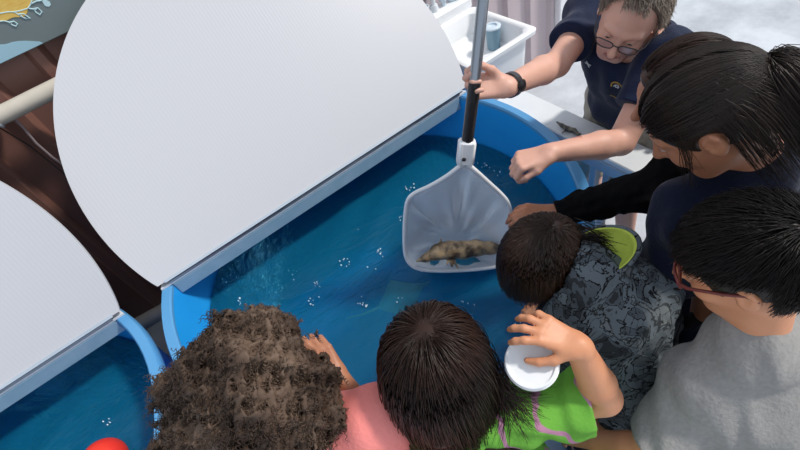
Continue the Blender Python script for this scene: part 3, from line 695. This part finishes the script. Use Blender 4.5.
def top(J,m_,name='shirt',sl=.55,inf=.012,wr=(.006,22,1),hem=.12,puff=1.0,vox=.0045,collar=True,neckcut=.0,cuffr=1.0):
    s=Sdf(vox); sc=J['sc']; nk,ch,pv=A(J['neck']),A(J['chest']),A(J['pelvis']); TR=J['TR']; i=inf
    s.ell(ch+(nk-ch)*.15,A(.150,.098,.17)*sc*puff+i,R=TR,k=.03); s.ell((ch+pv)/2,A(.122,.092,.17)*sc*puff+i,R=TR,k=.05); s.ell(pv,A(.142,.104,.12)*sc*puff+i,R=TR,k=.05)
    s.cone(nk-(nk-ch)*.05,nk+(J['H']-nk)*.12,.062*sc+i*.6,.056*sc+i*.4,k=.03)
    for q in'LR':
        S_,E_,W_=A(J['S'+q]),A(J['E'+q]),A(J['W'+q]); s.cone(nk-(nk-ch)*.10,S_,.052*sc+i,.054*sc+i,k=.03); s.cone(ch,S_,.08*sc+i,.055*sc+i,k=.03)
        if sl<1:
            e=S_+(E_-S_)*(sl+.15); s.cone(S_,e,.054*sc+i,(.048*sc+i*1.1)*cuffr,k=.02); p=S_+(E_-S_)*sl; s.cut(p,E_-S_,near=p+(E_-S_)*.12,rad=.13*max(sc,.85))
        else:
            s.cone(S_,E_,.052*sc+i,.043*sc+i,k=.02); e=E_+(W_-E_)*.96; s.cone(E_,e,.043*sc+i,.028*sc+i*.8,k=.012); s.cut(e,W_-E_,near=e+nrm(W_-E_)*.03,rad=.06)
    dv=nrm(pv-nk); s.cut(pv+dv*hem*sc,dv)
    hd=nrm(J['H']-nk); s.cut(nk+hd*(.035+neckcut)*sc,hd,near=nk+hd*.09*sc,rad=.10*sc)
    if wr: s.disp=wrinkle(*wr)
    return sdfobj(name,s,m_,J['t'])
def bottoms(J,m_,name='trousers',L=1.0,inf=.012,vox=.006):
    s=Sdf(vox); sc=J['sc']; pv=A(J['pelvis']); s.ell(pv,A(.142,.104,.11)*sc+inf*.8,R=J['TR'],k=.03)
    for q in'LR':
        h,k,a=A(J['H'+q]),A(J['K'+q]),A(J['A'+q]); s.cone(h,k,.082*sc+inf,.056*sc+inf*1.3,k=.03)
        if L>=1: s.cone(k,a,.056*sc+inf*1.3,.042*sc+inf,k=.02); s.cut(a+A(0,0,-.01),A(0,0,-1),near=a+A(0,0,-.05),rad=.07)
        else: s.cone(k,k+(a-k)*.2,.056*sc+inf*1.4,.054*sc+inf*1.4,k=.02); p=k+(a-k)*.08; s.cut(p,a-k,near=p+(a-k)*.2,rad=.12)
    dv=nrm(A(J['neck'])-pv); s.cut(pv+dv*.10*sc,dv); s.disp=wrinkle(.006,25,3)
    o=sdfobj(name,s,m_,J['t'])
    for q in'LR':
        a,tt=A(J['A'+q]),A(J['O'+q]); s=Sdf(.005); s.cone(a+A(0,0,-.035),tt,.047*sc,.037*sc,k=.02); s.cone(a,a+A(0,0,-.03),.046*sc,.046*sc,k=.02); s.cut(A(0,0,.003),A(0,0,-1)); sdfobj('shoe',s,M['shoe'],J['t'])
    return o
def glasses(J,m_,w=.024,h=.017,z=.006,th=.0016,x=.106,rimless=False):
    P=lambda a,b,c: J['H']+J['R']@(A(a,b,c)*J['hs']); mb=MB()
    for y in(-1,1):
        lp=[P(x-.0+ -.006*abs(math.cos(a)*w/.024+ .0)*(1 if math.cos(a)*y>0 else 0),y*.033+w*np.sign(math.cos(a))*abs(math.cos(a))**.75,z+h*np.sign(math.sin(a))*abs(math.sin(a))**.75) for a in np.linspace(0,2*PI,28,endpoint=False)]
        mb.tube(lp,th,6,closed=True)
        mb.tube([P(x-.005,y*(.033+w),z+.006),P(x-.022,y*.071,z+.008),P(.03,y*.082,z+.008),P(-.002,y*.086,z+.010),P(-.018,y*.085,z-.008)],th,6)
        mb2=MB(); mb2.add(lp+[p+J['R']@A(-.0015,0,0) for p in lp],[tuple(range(28)),tuple(range(28,56))[::-1]]+[(k,(k+1)%28,28+(k+1)%28,28+k) for k in range(28)]); J.setdefault('lens',[]).append(mb2)
    mb.tube([P(x,-.010,z+.005),P(x+.004,0,z+.008),P(x,.010,z+.005)],th,6)
    g=mb.build('glasses',m_,J['t'],ang=80)
    for q in J['lens']: q.build('lens',M['lens'],g,ang=80)
    return g
def hpt(J,u): return J['H']+(CR_C*J['hs']+u*CR_R*J['hs'])@J['R'].T
def roots(n,pred,seed=1):
    rg=np.random.default_rng(seed); u=rg.normal(size=(n*4,3)); u/=np.linalg.norm(u,axis=1,keepdims=True); u=u[pred(u)][:n]; return u,rg
def scap(J,inf,pred_cuts=(),extra=None,vox=.004,noise=None,name='hair',m_=None):
    """scalp cap: cranium grown by inf and cut by planes given in head coordinates"""
    s=Sdf(vox); hs=J['hs']; P=lambda c: J['H']+J['R']@(A(c)*hs)
    s.ell(P(CR_C),CR_R*hs+inf,R=J['R'],k=.01)
    if extra: extra(s,P)
    for p,nv in pred_cuts: s.cut(P(p),J['R']@A(nv),k=.012)
    if noise: s.disp=wrinkle(*noise)
    return s.mesh()

# ---- the man holding the net
H=W(630,16,1.22); PU=cv(-.22,-.64,-.74)
J=dict(neck=W(634,38,1.36),chest=A(1.215,.77,1.02),pelvis=A(1.31,.80,.81),SL=W(668,54,1.25),SR=W(590,16,1.44),EL=W(621,142,1.30),ER=W(557,64,1.33),WL=W(550,153,1.20),WR=W(506,87,1.175))
gd=cv(-1,-.02,-.08)
J=person('person','man in navy polo shirt and glasses holding the net pole and leaning over the tank',H,cv(-.44,.86,-.14),PU+cv(.34,0,0),.95,.94,J,M['skinL'],
 {'R':dict(d=cv(-.95,.0,-.10),n=cv(.05,.12,.95),tl=cv(.0,-.75,-.55),curl=(42,70,55),thumb=(.7,.35,-.5),tcurl=.5,sc=.94),
  'L':dict(d=cv(-.93,.25,.05),n=cv(-.15,-.62,-.75),tl=cv(-.1,.70,-.55),curl=(58,62,40),thumb=(.75,.35,-.35),tcurl=.6,sc=.94)},vox=.004)
MAN=J
sh=top(J,M['navy'],'polo_shirt',sl=.62,inf=.018,wr=(.008,18,5),hem=.11,neckcut=.0)
bottoms(J,M['khaki'],'shorts',L=.5)
glasses(J,M['specdark'],w=.025,h=.015,z=-.002)
# collar ring
s=Sdf(.004); nk=A(J['neck']); hd=nrm(J['H']-nk); 
mb=MB(); x=nrm(np.cross(hd,A(0,0,1))); y=np.cross(hd,x)
cr=[nk+hd*(.035+.012*math.cos(a))+(x*math.cos(a)+y*math.sin(a))*.066 for a in np.linspace(0,2*PI,28,endpoint=False)]; mb.tube(cr,.009,8,closed=True); mb.build('collar',M['navy'],sh,ang=80)
# hair: short, greying, receding at the temples
u,rg=roots(5200,lambda u:((u[:,0]<.42)|((u[:,0]<.66)&(u[:,2]>.5)&(np.abs(u[:,1])<.40)))&(u[:,2]>-.30+u[:,0]*.9)&(u[:,2]>-.42),2)
P0=hpt(J,u); nn_=((u/CR_R)@J['R'].T); nn_/=np.linalg.norm(nn_,axis=1,keepdims=True); fdir=J['R']@A(.9,.35,-.2)
G=grow(P0,nn_,6,rg.uniform(.0025,.005,len(P0)),lambda p,d,k:d*.7+fdir*.45+rg.normal(size=d.shape)*.18,[(hpt(J,A(0,0,0)),J['R'],CR_R*J['hs'])],rg.uniform(.002,.009,len(P0)))
cap=scap(J,.003,[((.042,0,.09),(.9,0,-.20)),((-.02,0,-.02),(.55,0,-1))])
V,F=join([cap,tubes(G,.0009)]); npmesh('hair',V,F,M['hairman'],J['t'])
# wrist watch
w0=A(J['WR'])+nrm(A(J['ER'])-A(J['WR']))*.022; ad=nrm(A(J['ER'])-A(J['WR'])); x=nrm(cv(0,0,-1)-ad*(cv(0,0,-1)@ad)); y=np.cross(ad,x)
mb=MB(); mb.lathe(w0,[(.0295,-.010),(.0325,-.009),(.0325,.009),(.0295,.010)],ax=ad,n=28,closed=True); wt=mb.build('watch_strap',M['specdark'],J['t'],ang=40)
mb=MB(); fx_=nrm(x*.8+cv(.1,.5,0)); fx_=nrm(fx_-ad*(fx_@ad)); mb.lathe(w0+fx_*.031,[(.014,-.003),(.015,0),(.015,.005),(.012,.007),(0,.007)],ax=fx_,n=22); mb.build('watch_face',M['black'],wt,ang=40)
# emblems on the shirt: project small outlines onto the cloth
dg=bpy.context.evaluated_depsgraph_get()
bv=BVHTree.FromPolygons([v.co for v in sh.data.vertices],[tuple(p.vertices) for p in sh.data.polygons])
def decal(px,py,polys,m_,name,rot=0,h=.0016):
    hit=bv.ray_cast(Vector(CC),Vector(nrm(W(px,py,1)-CC)))
    if hit[0] is None: return
    c=A(hit[0]); nv=A(hit[1]); nv=nv if nv@(CC-c)>0 else -nv
    nv=nrm(nv); x=cv(math.cos(rot),math.sin(rot),0); x=nrm(x-nv*(x@nv)); y=np.cross(nv,x); mb=MB()
    for poly in polys:
        B=[];T=[]
        for a,b in poly:
            q=c+(x*a+y*b)*.001; hh=bv.find_nearest(Vector(q)); p=A(hh[0]); B.append(p-nv*.0008); T.append(p+nv*h)
        n=len(poly); mb.add(B+T,[tuple(range(n))[::-1],tuple(range(n,2*n))]+[(i,(i+1)%n,n+(i+1)%n,n+i) for i in range(n)])
    return mb.build(name,m_,sh,smooth=False)
def arcband(r0,r1,a0,a1,sx=1,sy=1,n=8):
    out=[]
    for i in range(n):
        a=math.radians(a0+(a1-a0)*i/n);b=math.radians(a0+(a1-a0)*(i+1)/n); out.append([(r0*math.cos(a)*sx,r0*math.sin(a)*sy),(r1*math.cos(a)*sx,r1*math.sin(a)*sy),(r1*math.cos(b)*sx,r1*math.sin(b)*sy),(r0*math.cos(b)*sx,r0*math.sin(b)*sy)])
    return out
mark=arcband(5,8,200,340,1.5,1,6); mark=[[(a,b+8) for a,b in p] for p in mark]+[[(a,-b-8) for a,b in p] for p in mark]
decal(588,64,mark,M['silver'],'chest_mark',rot=.35)
decal(617,86,arcband(15,19,20,230,1,1,12),M['gold'],'crest_arc',rot=.35)
decal(617,86,arcband(3,5.2,0,360,1,1.6,10)+[[(-9,-7),(-6,-9),(-4,4),(-7,3)],[(9,-7),(6,-9),(4,4),(7,3)]],M['silver'],'crest_drop',rot=.35)
decal(615,97,[[(-16+i*5.5,-2),(-12.5+i*5.5,-2),(-12.5+i*5.5,2),(-16+i*5.5,2)] for i in range(6)],M['gold'],'crest_lettering',rot=.35)

# ---- generic long hair helper
def longhair(J,name,m_,n,length,steps,pred,part,torso,cut,seed=3,r=.0011,inf=.010,lay=.011,grav=(0,0,-1),clump=90,swirl=.07,extra=None,tie=None,w0=.62,ear=False):
    ep=[J['H']+J['R']@(A(-.002,y*.088,-.006)*J['hs']) for y in(-1,1)]
    if ear: extra=lambda s,P:[s.ell(P((-.002,y*.090,-.010)),(.027,.027,.034),R=J['R'],k=.004,op='s') for y in(-1,1)]
    u,rg=roots(n,pred,seed); P0=hpt(J,u); N0=((u/CR_R)@J['R'].T); N0/=np.linalg.norm(N0,axis=1,keepdims=True)
    g=A(grav); R=J['R']
    cl=rg.integers(0,clump,len(P0)); cd=rg.normal(size=(clump,3)); cd/=np.linalg.norm(cd,axis=1,keepdims=True)
    D0=part(u)@R.T
    bl=[(hpt(J,A(0,0,0)),R,CR_R*J['hs'])]+torso
    off=rg.uniform(.004,lay,len(P0)); L=length*rg.uniform(.75,1.0,len(P0))
    ph=rg.uniform(0,6,clump)
    def fl(p,d,k):
        w=min(1,k*2.2); o=d*w0+g*(.26+.50*w)+cd[cl]*swirl*(.3+k)*math.sin(1+5*k)+rg.normal(size=d.shape)*.035
        if tie is not None: o=tie(p,d,k,o)
        return o
    G=grow(P0,D0+N0*.02,steps,L/steps,fl,bl,off)
    if ear:
        for q in ep: G=G[np.linalg.norm(G-q,axis=2).min(1)>.029*J['hs']]
    parts=[scap(J,inf,cut,extra),tubes(G,r)]
    V,F=join(parts); return npmesh(name,V,F,m_,J['t']),G
def partdir(y0=0.0,back=.55,px=.4):
    # hair leaves a centre parting sideways at the front, backwards further behind
    def f(u):
        sd=np.sign(u[:,1]-y0); b=np.clip((px-u[:,0])*.9,0,1)
        d=np.stack([-(.25+back*b),sd*(1-.55*b),-.25-.0*b],1); return d
    return f

# ---- the girl in navy with tied-back hair
H=W(708,116,.80)
J=dict(neck=W(752,158,.91),chest=W(742,228,1.05),pelvis=W(735,330,1.16),SL=W(690,218,.97),SR=W(800,150,1.02),EL=W(662,285,1.12),ER=W(780,130,1.22),WL=W(622,300,1.26),WR=W(700,150,1.40))
J=person('person','girl in navy top with long dark hair tied back, looking down from the right',H,cv(-.54,.36,.76),PU,.95,.93,J,M['skinD'],{},vox=.0048)
top(J,M['navy2'],'navy_top',sl=.9,inf=.02,wr=(.010,15,8),hem=.16,neckcut=.5)
bottoms(J,M['darkcloth'])
tie=J['H']+J['R']@(A(-.122,0,.030)*J['hs']); tail=nrm(cv(.75,.62,.12))
def tfun(p,d,k,o):
    v=tie-p; L=np.linalg.norm(v,axis=1,keepdims=True); past=(k>.42)
    return d*.25+v/(L+.01)*.9 if not past else d*.55+tail*.55+RNG.normal(size=d.shape)*.05+A(0,0,-.10)
def pd(u): 
    sd=np.where(u[:,1]>.12,1.,-1.); return np.stack([-.75*np.ones(len(u)),sd*.55,-.1*np.ones(len(u))],1)
pr_=lambda u:(u[:,2]>-.12-.35*(u[:,0]<-.2)+.36*np.maximum(u[:,0],0))&(u[:,0]<.95)&(np.abs(u[:,1]-.12)>.012)&((np.abs(u[:,1])<.70)|(u[:,2]>.05)|(u[:,0]<-.45))
longhair(J,'hair',M['hairdark'],9500,.38,18,pr_,pd,[(A(J['chest']),J['TR'],A(.155,.11,.19))],[((.07,0,.035),(.85,0,-.55)),((0,0,-.045),(.45,0,-1))],seed=5,r=.0009,inf=.007,lay=.013,tie=tfun,swirl=.04,ear=True)
# loose wisps in front of the ear
u=RNG.normal(size=(14,3))*.05+A(.50,.80,-.02); u/=np.linalg.norm(u,axis=1,keepdims=True); P0=hpt(J,u)
G=grow(P0,np.tile(J['R']@A(0,.3,-1),(14,1)),10,.0105,lambda p,d,k:d+A(0,0,-.2)+J['R']@A(.05,.02,-.2)+RNG.normal(size=d.shape)*.08,[(hpt(J,A(0,0,0)),J['R'],CR_R*J['hs']),(J['H']+J['R']@(A(.022,0,-.028)*J['hs']),J['R'],A(.074,.066,.09)*J['hs'])],np.full(14,.002)); V,F=tubes(G,.0007); npmesh('loose_strands',V,F,M['hairdark'],J['t'])
NAVY=J

# ---- the child behind her, black sleeve
H=W(683,90,1.0)
J=dict(neck=W(722,128,1.16),chest=W(738,160,1.32),pelvis=W(748,190,1.55),SL=W(690,158,1.17),SR=W(765,105,1.28),EL=W(643,192,1.22),ER=W(740,100,1.45),WL=W(552,213,1.27),WR=W(690,110,1.50))
J=person('person','child in black long sleeves reaching to the net, mostly hidden behind another girl',H,cv(-.86,.30,.42),PU,.86,.90,J,M['skinD'],
 {'L':dict(d=cv(-.98,-.02,.12),n=cv(-.1,-.55,-.8),tl=cv(0,.75,-.45),curl=(22,30,20),sc=.82)},vox=.0045)
top(J,M['blackknit'],'black_sweater',sl=2,inf=.015,wr=(.006,30,9),hem=.10,neckcut=.2)
bottoms(J,M['darkcloth'])
tieE=J['H']+J['R']@(A(-.115,0,-.01)*J['hs'])
def tfunE(p,d,k,o):
    v=tieE-p; L=np.linalg.norm(v,axis=1,keepdims=True)
    return d*.25+v/(L+.01)*.9 if k<=.5 else d*.6+A(0,0,-.5)
longhair(J,'hair',M['hairbrown'],4500,.25,14,lambda u:(u[:,2]>-.05+.5*np.maximum(u[:,0],0))&(u[:,0]<.80),pd,[(A(J['chest']),J['TR'],A(.15,.11,.19))],[((.07,0,.04),(.85,0,-.5)),((0,0,-.05),(.5,0,-1))],seed=6,r=.0009,tie=tfunE,inf=.006)

# ---- the boy in the grey T-shirt
H=W(747,262,.765)
J=dict(neck=W(752,338,.86),chest=W(748,405,.99),pelvis=A(.62,-.06,.60),SL=W(704,384,.93),SR=W(815,345,.90),EL=W(642,452,1.02),ER=W(850,380,1.0),WL=W(600,440,1.10),WR=W(820,340,1.15))
J=person('person','boy in grey T-shirt and dark red glasses at the right edge, seen from behind',H,cv(-.72,.07,.69),PU,.90,.93,J,M['skinM'],{},vox=.0045)
top(J,M['greymarl'],'t_shirt',sl=.80,inf=.020,wr=(.010,17,11),hem=.10,neckcut=.2,puff=1.02)
bottoms(J,M['tancamo'],'shorts',L=.5,inf=.03)
glasses(J,M['specred'],w=.025,h=.019,z=.006,th=.0032)
u,rg=roots(9500,lambda u:(u[:,0]<.80)&(u[:,2]>-.58+.85*np.maximum(u[:,0],-.10))&((np.abs(u[:,1])<.62)|(u[:,2]>.22)|(u[:,0]<-.38)),12); sidew=np.where((np.abs(u[:,1])>.5)&(u[:,0]>-.4)&(u[:,2]<.6),.55,1.)
P0=hpt(J,u); N0=((u/CR_R)@J['R'].T); N0/=np.linalg.norm(N0,axis=1,keepdims=True)
cen=A(-.75,.1,.62); rad=u-cen; rad-=u*(rad*u).sum(1,keepdims=True); rad/=np.linalg.norm(rad,axis=1,keepdims=True)+1e-6; rad=rad@J['R'].T
G=grow(P0,N0*.45+rad*.8,8,rg.uniform(.004,.0065,len(P0))*sidew,lambda p,d,k:d*.7+rad*.5+A(0,0,-.10)+rg.normal(size=d.shape)*.10,[(hpt(J,A(0,0,0)),J['R'],CR_R*J['hs'])],rg.uniform(.004,.014,len(P0)))
for y in(-1,1): G=G[np.linalg.norm(G-(J['H']+J['R']@(A(-.002,y*.088,-.008)*J['hs'])),axis=2).min(1)>.027*J['hs']]
V,F=join([scap(J,.008,[((.075,0,.055),(.9,0,-.35)),((0,0,-.05),(.55,0,-1))],extra=lambda s,P:[s.ell(P((-.002,y*.090,-.010)),(.026,.026,.033),R=J['R'],k=.004,op='s') for y in(-1,1)],noise=(.004,60,4)),tubes(G,.0011)]); npmesh('hair',V,F,M['hairblack'],J['t'])
BOY=J

# ---- the child in the camouflage hoodie
H=W(542,257,1.06)
J=dict(neck=W(583,272,1.02),chest=W(612,325,1.11),pelvis=W(640,405,1.24),SL=W(570,318,1.07),SR=W(645,288,1.10),EL=W(585,375,1.20),ER=W(662,345,1.25),WL=W(545,325,1.36),WR=W(625,300,1.40))
J=person('person','child in grey camouflage hoodie with lime lining, head bowed over the tank',H,cv(-.62,.70,.34),PU,.84,.83,J,M['skinM'],{},vox=.0048)
top(J,M['camo'],'hoodie',sl=2,inf=.024,wr=(.010,18,21),hem=.16,neckcut=-.1)
bottoms(J,M['darkcloth'])
glasses(J,M['specdark'],w=.024,h=.017,z=.006,th=.0024)
c=W(604,250,.985); axh=nrm(nrm(CC-c)*.55+A(0,0,.45)+cv(-.1,.10,0)); x=nrm(cv(1,-.15,0)-axh*(cv(1,-.15,0)@axh)); y=np.cross(axh,x)
def bowl(r0,r1,prof,nm,m_,par,sx=1.15,sy=.92):
    mb=MB(); n=44; V=[c+(x*math.cos(2*PI*k/n)*sx+y*math.sin(2*PI*k/n)*sy)*r*(1+.05*math.sin(3*2*PI*k/n+1))+axh*(h+.006*math.sin(2*2*PI*k/n)) for r,h in prof for k in range(n)]
    mm=len(prof); F=[(i*n+k,i*n+(k+1)%n,(i+1)*n+(k+1)%n,(i+1)*n+k) for i in range(mm-1) for k in range(n)]+[tuple((mm-1)*n+k for k in range(n)),tuple(range(n))[::-1]]
    mb.add(V,F); return mb.build(nm,m_,par,ang=80)
hd_=bowl(0,0,[(.030,-.085),(.048,-.07),(.060,-.035),(.063,-.005),(.061,.003),(.056,.004),(.053,-.002),(.050,-.02),(.03,-.04)],'hood',M['camo'],J['t'])
bowl(0,0,[(.028,-.042),(.049,-.022),(.0525,-.004),(.054,.0035),(.051,.004),(.047,-.008),(.036,-.022),(.016,-.03)],'hood_lining',M['lime'],hd_)
CAMO=J
def cpart(u): 
    cen=A(-.85,.1,.50); d=u-cen; d-=u*(d*u).sum(1,keepdims=True); return d/(np.linalg.norm(d,axis=1,keepdims=True)+1e-6)
longhair(J,'hair',M['hairchestnut'],9500,.105,12,lambda u:(u[:,2]>-.25+.75*np.maximum(u[:,0],0))&(u[:,0]<.9),cpart,[(c,np.eye(3),A(.045,.045,.045))],[((.08,0,.03),(.9,0,-.45)),((0,0,-.07),(.4,0,-1))],seed=8,r=.0009,inf=.007,lay=.012,grav=(.02,0,-1),swirl=.05)
# hair that has slid back into the hood
P0=np.repeat((J['H']+J['R']@(A(-.095,0,-.01)*J['hs']))[None],420,0)+RNG.normal(size=(420,3))*.014
G=grow(P0,np.tile(nrm(c-P0[0]),(420,1)),11,.0078,lambda p,d,k:d*.8+nrm(cv(.8,.25,.1))*.25+RNG.normal(size=d.shape)*.16); V,F=tubes(G,.0012); npmesh('loose_strands',V,F,M['hairdark'],J['t'])

# ---- the girl in the lime green shirt, cup in her hand
H=W(434,364,.86)
J=dict(neck=W(450,425,.94),chest=W(470,450,1.04),pelvis=A(.14,.03,.62),SL=W(405,450,1.00),SR=W(516,412,.96),EL=W(400,500,1.15),ER=W(604,398,.925),WL=W(420,470,1.25),WR=W(578,346,.81))
cpos=W(531,362,.825)
J=person('person','long-haired girl in lime green shirt at the bottom middle, raising a white cup',H,cv(.10,-.48,.87),PU,.86,.88,J,M['skinM'],
 {'R':dict(d=cv(-.88,-.42,.02),n=cv(-.02,-.52,-.85),tl=cv(-.15,.90,.0),curls=[(14,34,25),(14,36,28),(16,38,28),(30,50,40)],spread=.24,thumb=(.6,.75,-.5),tcurl=.4,sc=.78,fr=1.08)},vox=.0034)
top(J,M['green'],'green_shirt',sl=.82,inf=.020,wr=(.012,24,31),hem=.10,neckcut=.0,cuffr=1.12,puff=1.0)
bottoms(J,M['darkcloth'])
GREEN=J
def gpart(u):
    cen=A(-.12,-.02,.99); d=u-cen; d=d-u*(d*u).sum(1,keepdims=True); return d/(np.linalg.norm(d,axis=1,keepdims=True)+1e-6)
    sd=np.sign(u[:,1]+.03); fwd=np.clip(u[:,0],-1,1); return np.stack([-.35-.4*(fwd<0),sd*.9,-.3*np.ones(len(u))],1)
longhair(J,'hair',M['hairbrown'],11000,.48,20,lambda u:(u[:,2]>-.15+.6*np.maximum(u[:,0],0))&(u[:,0]<.88)&(u[:,2]>-9),gpart,[(A(J['chest'])+(A(J['neck'])-A(J['chest']))*.2,J['TR'],A(.15,.12,.17)),(A(J['SR']),np.eye(3),A(.06,.06,.06)),(A(J['SL']),np.eye(3),A(.062,.062,.062))],[((.08,0,.03),(.9,0,-.45)),((0,0,-.08),(.4,0,-1))],seed=9,r=.0010,inf=.004,lay=.014,swirl=.07,
 extra=lambda s,P:(s.cone(P((-.05,0,.0)),P((-.06,0,-.12)),.055,.05,k=.03)))
# wisps of hair over the green shoulder
P0=np.stack([W(497+RNG.normal()*4,372+RNG.uniform(-14,22),.86+RNG.uniform(-.01,.03)) for _ in range(110)]); D0=np.tile(cv(.5,.8,.1),(110,1))+RNG.normal(size=(110,3))*.15; sid=RNG.normal(size=(110,1))
G=grow(P0,D0,14,.0085,lambda p,d,k:d*.75+cv(.35,.5,.1)*(.35)*(1-k)+sid*cv(.5,-.35,.1)*.18+RNG.normal(size=d.shape)*.05,[(A(J['SR']),np.eye(3),A(.078,.078,.078)),(A(J['SR'])*.6+A(J['chest'])*.4,np.eye(3),A(.095,.095,.095))]); V,F=tubes(G,.0009); npmesh('loose_strands',V,F,M['hairbrown'],J['t'])
# cup
tips=J['tipsR']; axc=nrm(cv(-.32,-.38,-.87))
t=thing('white_cup',tuple(cpos-axc*.06),'white plastic cup held upside down in the hand of the green-shirted girl','cup')
m=MB(); m.lathe(cpos,[(.0385,-.082),(.0395,-.078),(.0465,-.010),(.0475,-.004),(.0455,.0),(.0420,.0),(.0415,-.004),(0,-.004)],ax=axc,n=44); m.build('cup_body',M['white'],t,ang=35)
m=MB(); m.lathe(cpos,[(.0455,-.018),(.0490,-.017),(.0490,-.012),(.0455,-.011)],ax=axc,n=44,closed=True); m.build('cup_rim',M['white'],t,ang=35)

# ---- the curly-haired child in pink
H=W(262,372,.86)
J=dict(neck=W(305,425,.98),chest=W(325,470,1.06),pelvis=A(-.14,.10,.62),SL=W(262,470,1.0),SR=W(378,420,.90),EL=W(240,520,1.1),ER=W(400,455,1.12),WL=W(250,450,1.3),WR=W(338,376,1.13))
J=person('person','child with big curly brown hair and coral pink shirt at the bottom left',H,cv(.80,-.38,.46),PU,.88,.90,J,M['skinD'],{},vox=.0048)
top(J,M['pink'],'pink_shirt',sl=.72,inf=.018,wr=(.006,16,41),hem=.10,puff=1.05,cuffr=1.1)
bottoms(J,M['darkcloth'])
s=Sdf(.005); P=lambda x,y,d: W(x,y,d)
for (x,y,d,r) in ((250,378,.80,.100),(255,352,.82,.095),(225,365,.84,.10),(290,375,.86,.085),(240,410,.86,.115),(205,400,.87,.085),(300,405,.88,.075),(195,430,.90,.09),(270,430,.90,.10),(180,380,.90,.048),(167,388,.92,.024),(320,395,.90,.045),(235,450,.94,.11),(318,418,.91,.04)):
    s.ell(P(x+4,y+5,d-.010),A(r,r,r)*.80,k=.03)
fpt=H+J['R']@(A(.112,0,-.02)*J['hs']); s.ell(fpt,A(.055,.07,.075),R=J['R'],k=.01,op='s')
w1=wrinkle(.017,40,5); w2=wrinkle(.012,130,6); s.disp=lambda X,Y,Z:w1(X,Y,Z)+w2(X,Y,Z)
Vc,Fc=s.mesh()
rg=np.random.default_rng(5); fi=rg.integers(0,len(Fc),9000); C0=Vc[Fc[fi]].mean(1); e1_=Vc[Fc[fi,1]]-Vc[Fc[fi,0]]; e2_=Vc[Fc[fi,3]]-Vc[Fc[fi,0]]; Nn=np.cross(e1_,e2_); Nn/=np.linalg.norm(Nn,axis=1,keepdims=True)+1e-9
flowd=nrm(cv(-.55,.62,.2)); T0=flowd+rg.normal(size=C0.shape)*.30; T0-=Nn*(T0*Nn).sum(1,keepdims=True); T0/=np.linalg.norm(T0,axis=1,keepdims=True)+1e-9; B0=np.cross(Nn,T0)
k=np.arange(16)/15.; ph=rg.uniform(0,6.28,len(C0)); Lc=rg.uniform(.012,.030,len(C0)); rc_=rg.uniform(.0015,.0036,len(C0)); tn=rg.uniform(2,3.2,len(C0))
a=ph[:,None]+tn[:,None]*2*PI*k[None]; G=C0[:,None]+T0[:,None]*(Lc[:,None,None]*k[None,:,None])+(Nn[:,None]*np.cos(a)[:,:,None]+B0[:,None]*np.sin(a)[:,:,None])*rc_[:,None,None]+Nn[:,None]*.002
V,F=join([(Vc,Fc),tubes(G,.0008,.0005)]); npmesh('hair',V,F,M['haircurl'],J['t'])

# ================================================================== light
w=bpy.data.worlds.new('daylight'); S.world=w; w.use_nodes=True; bg=w.node_tree.nodes['Background']; bg.inputs[0].default_value=(.78,.87,1,1); bg.inputs[1].default_value=.80
sn=bpy.data.objects.new('sun',bpy.data.lights.new('sun','SUN')); COL.objects.link(sn); sn.data.energy=2.9; sn.data.angle=math.radians(6); sn.data.color=(1,.95,.88)
sn.rotation_euler=Vector((.62,-.30,.80)).to_track_quat('Z','Y').to_euler()
S.view_settings.view_transform='Standard'; S.view_settings.look='None'; S.view_settings.gamma=1; S.view_settings.use_curve_mapping=False; S.view_settings.exposure=0.0
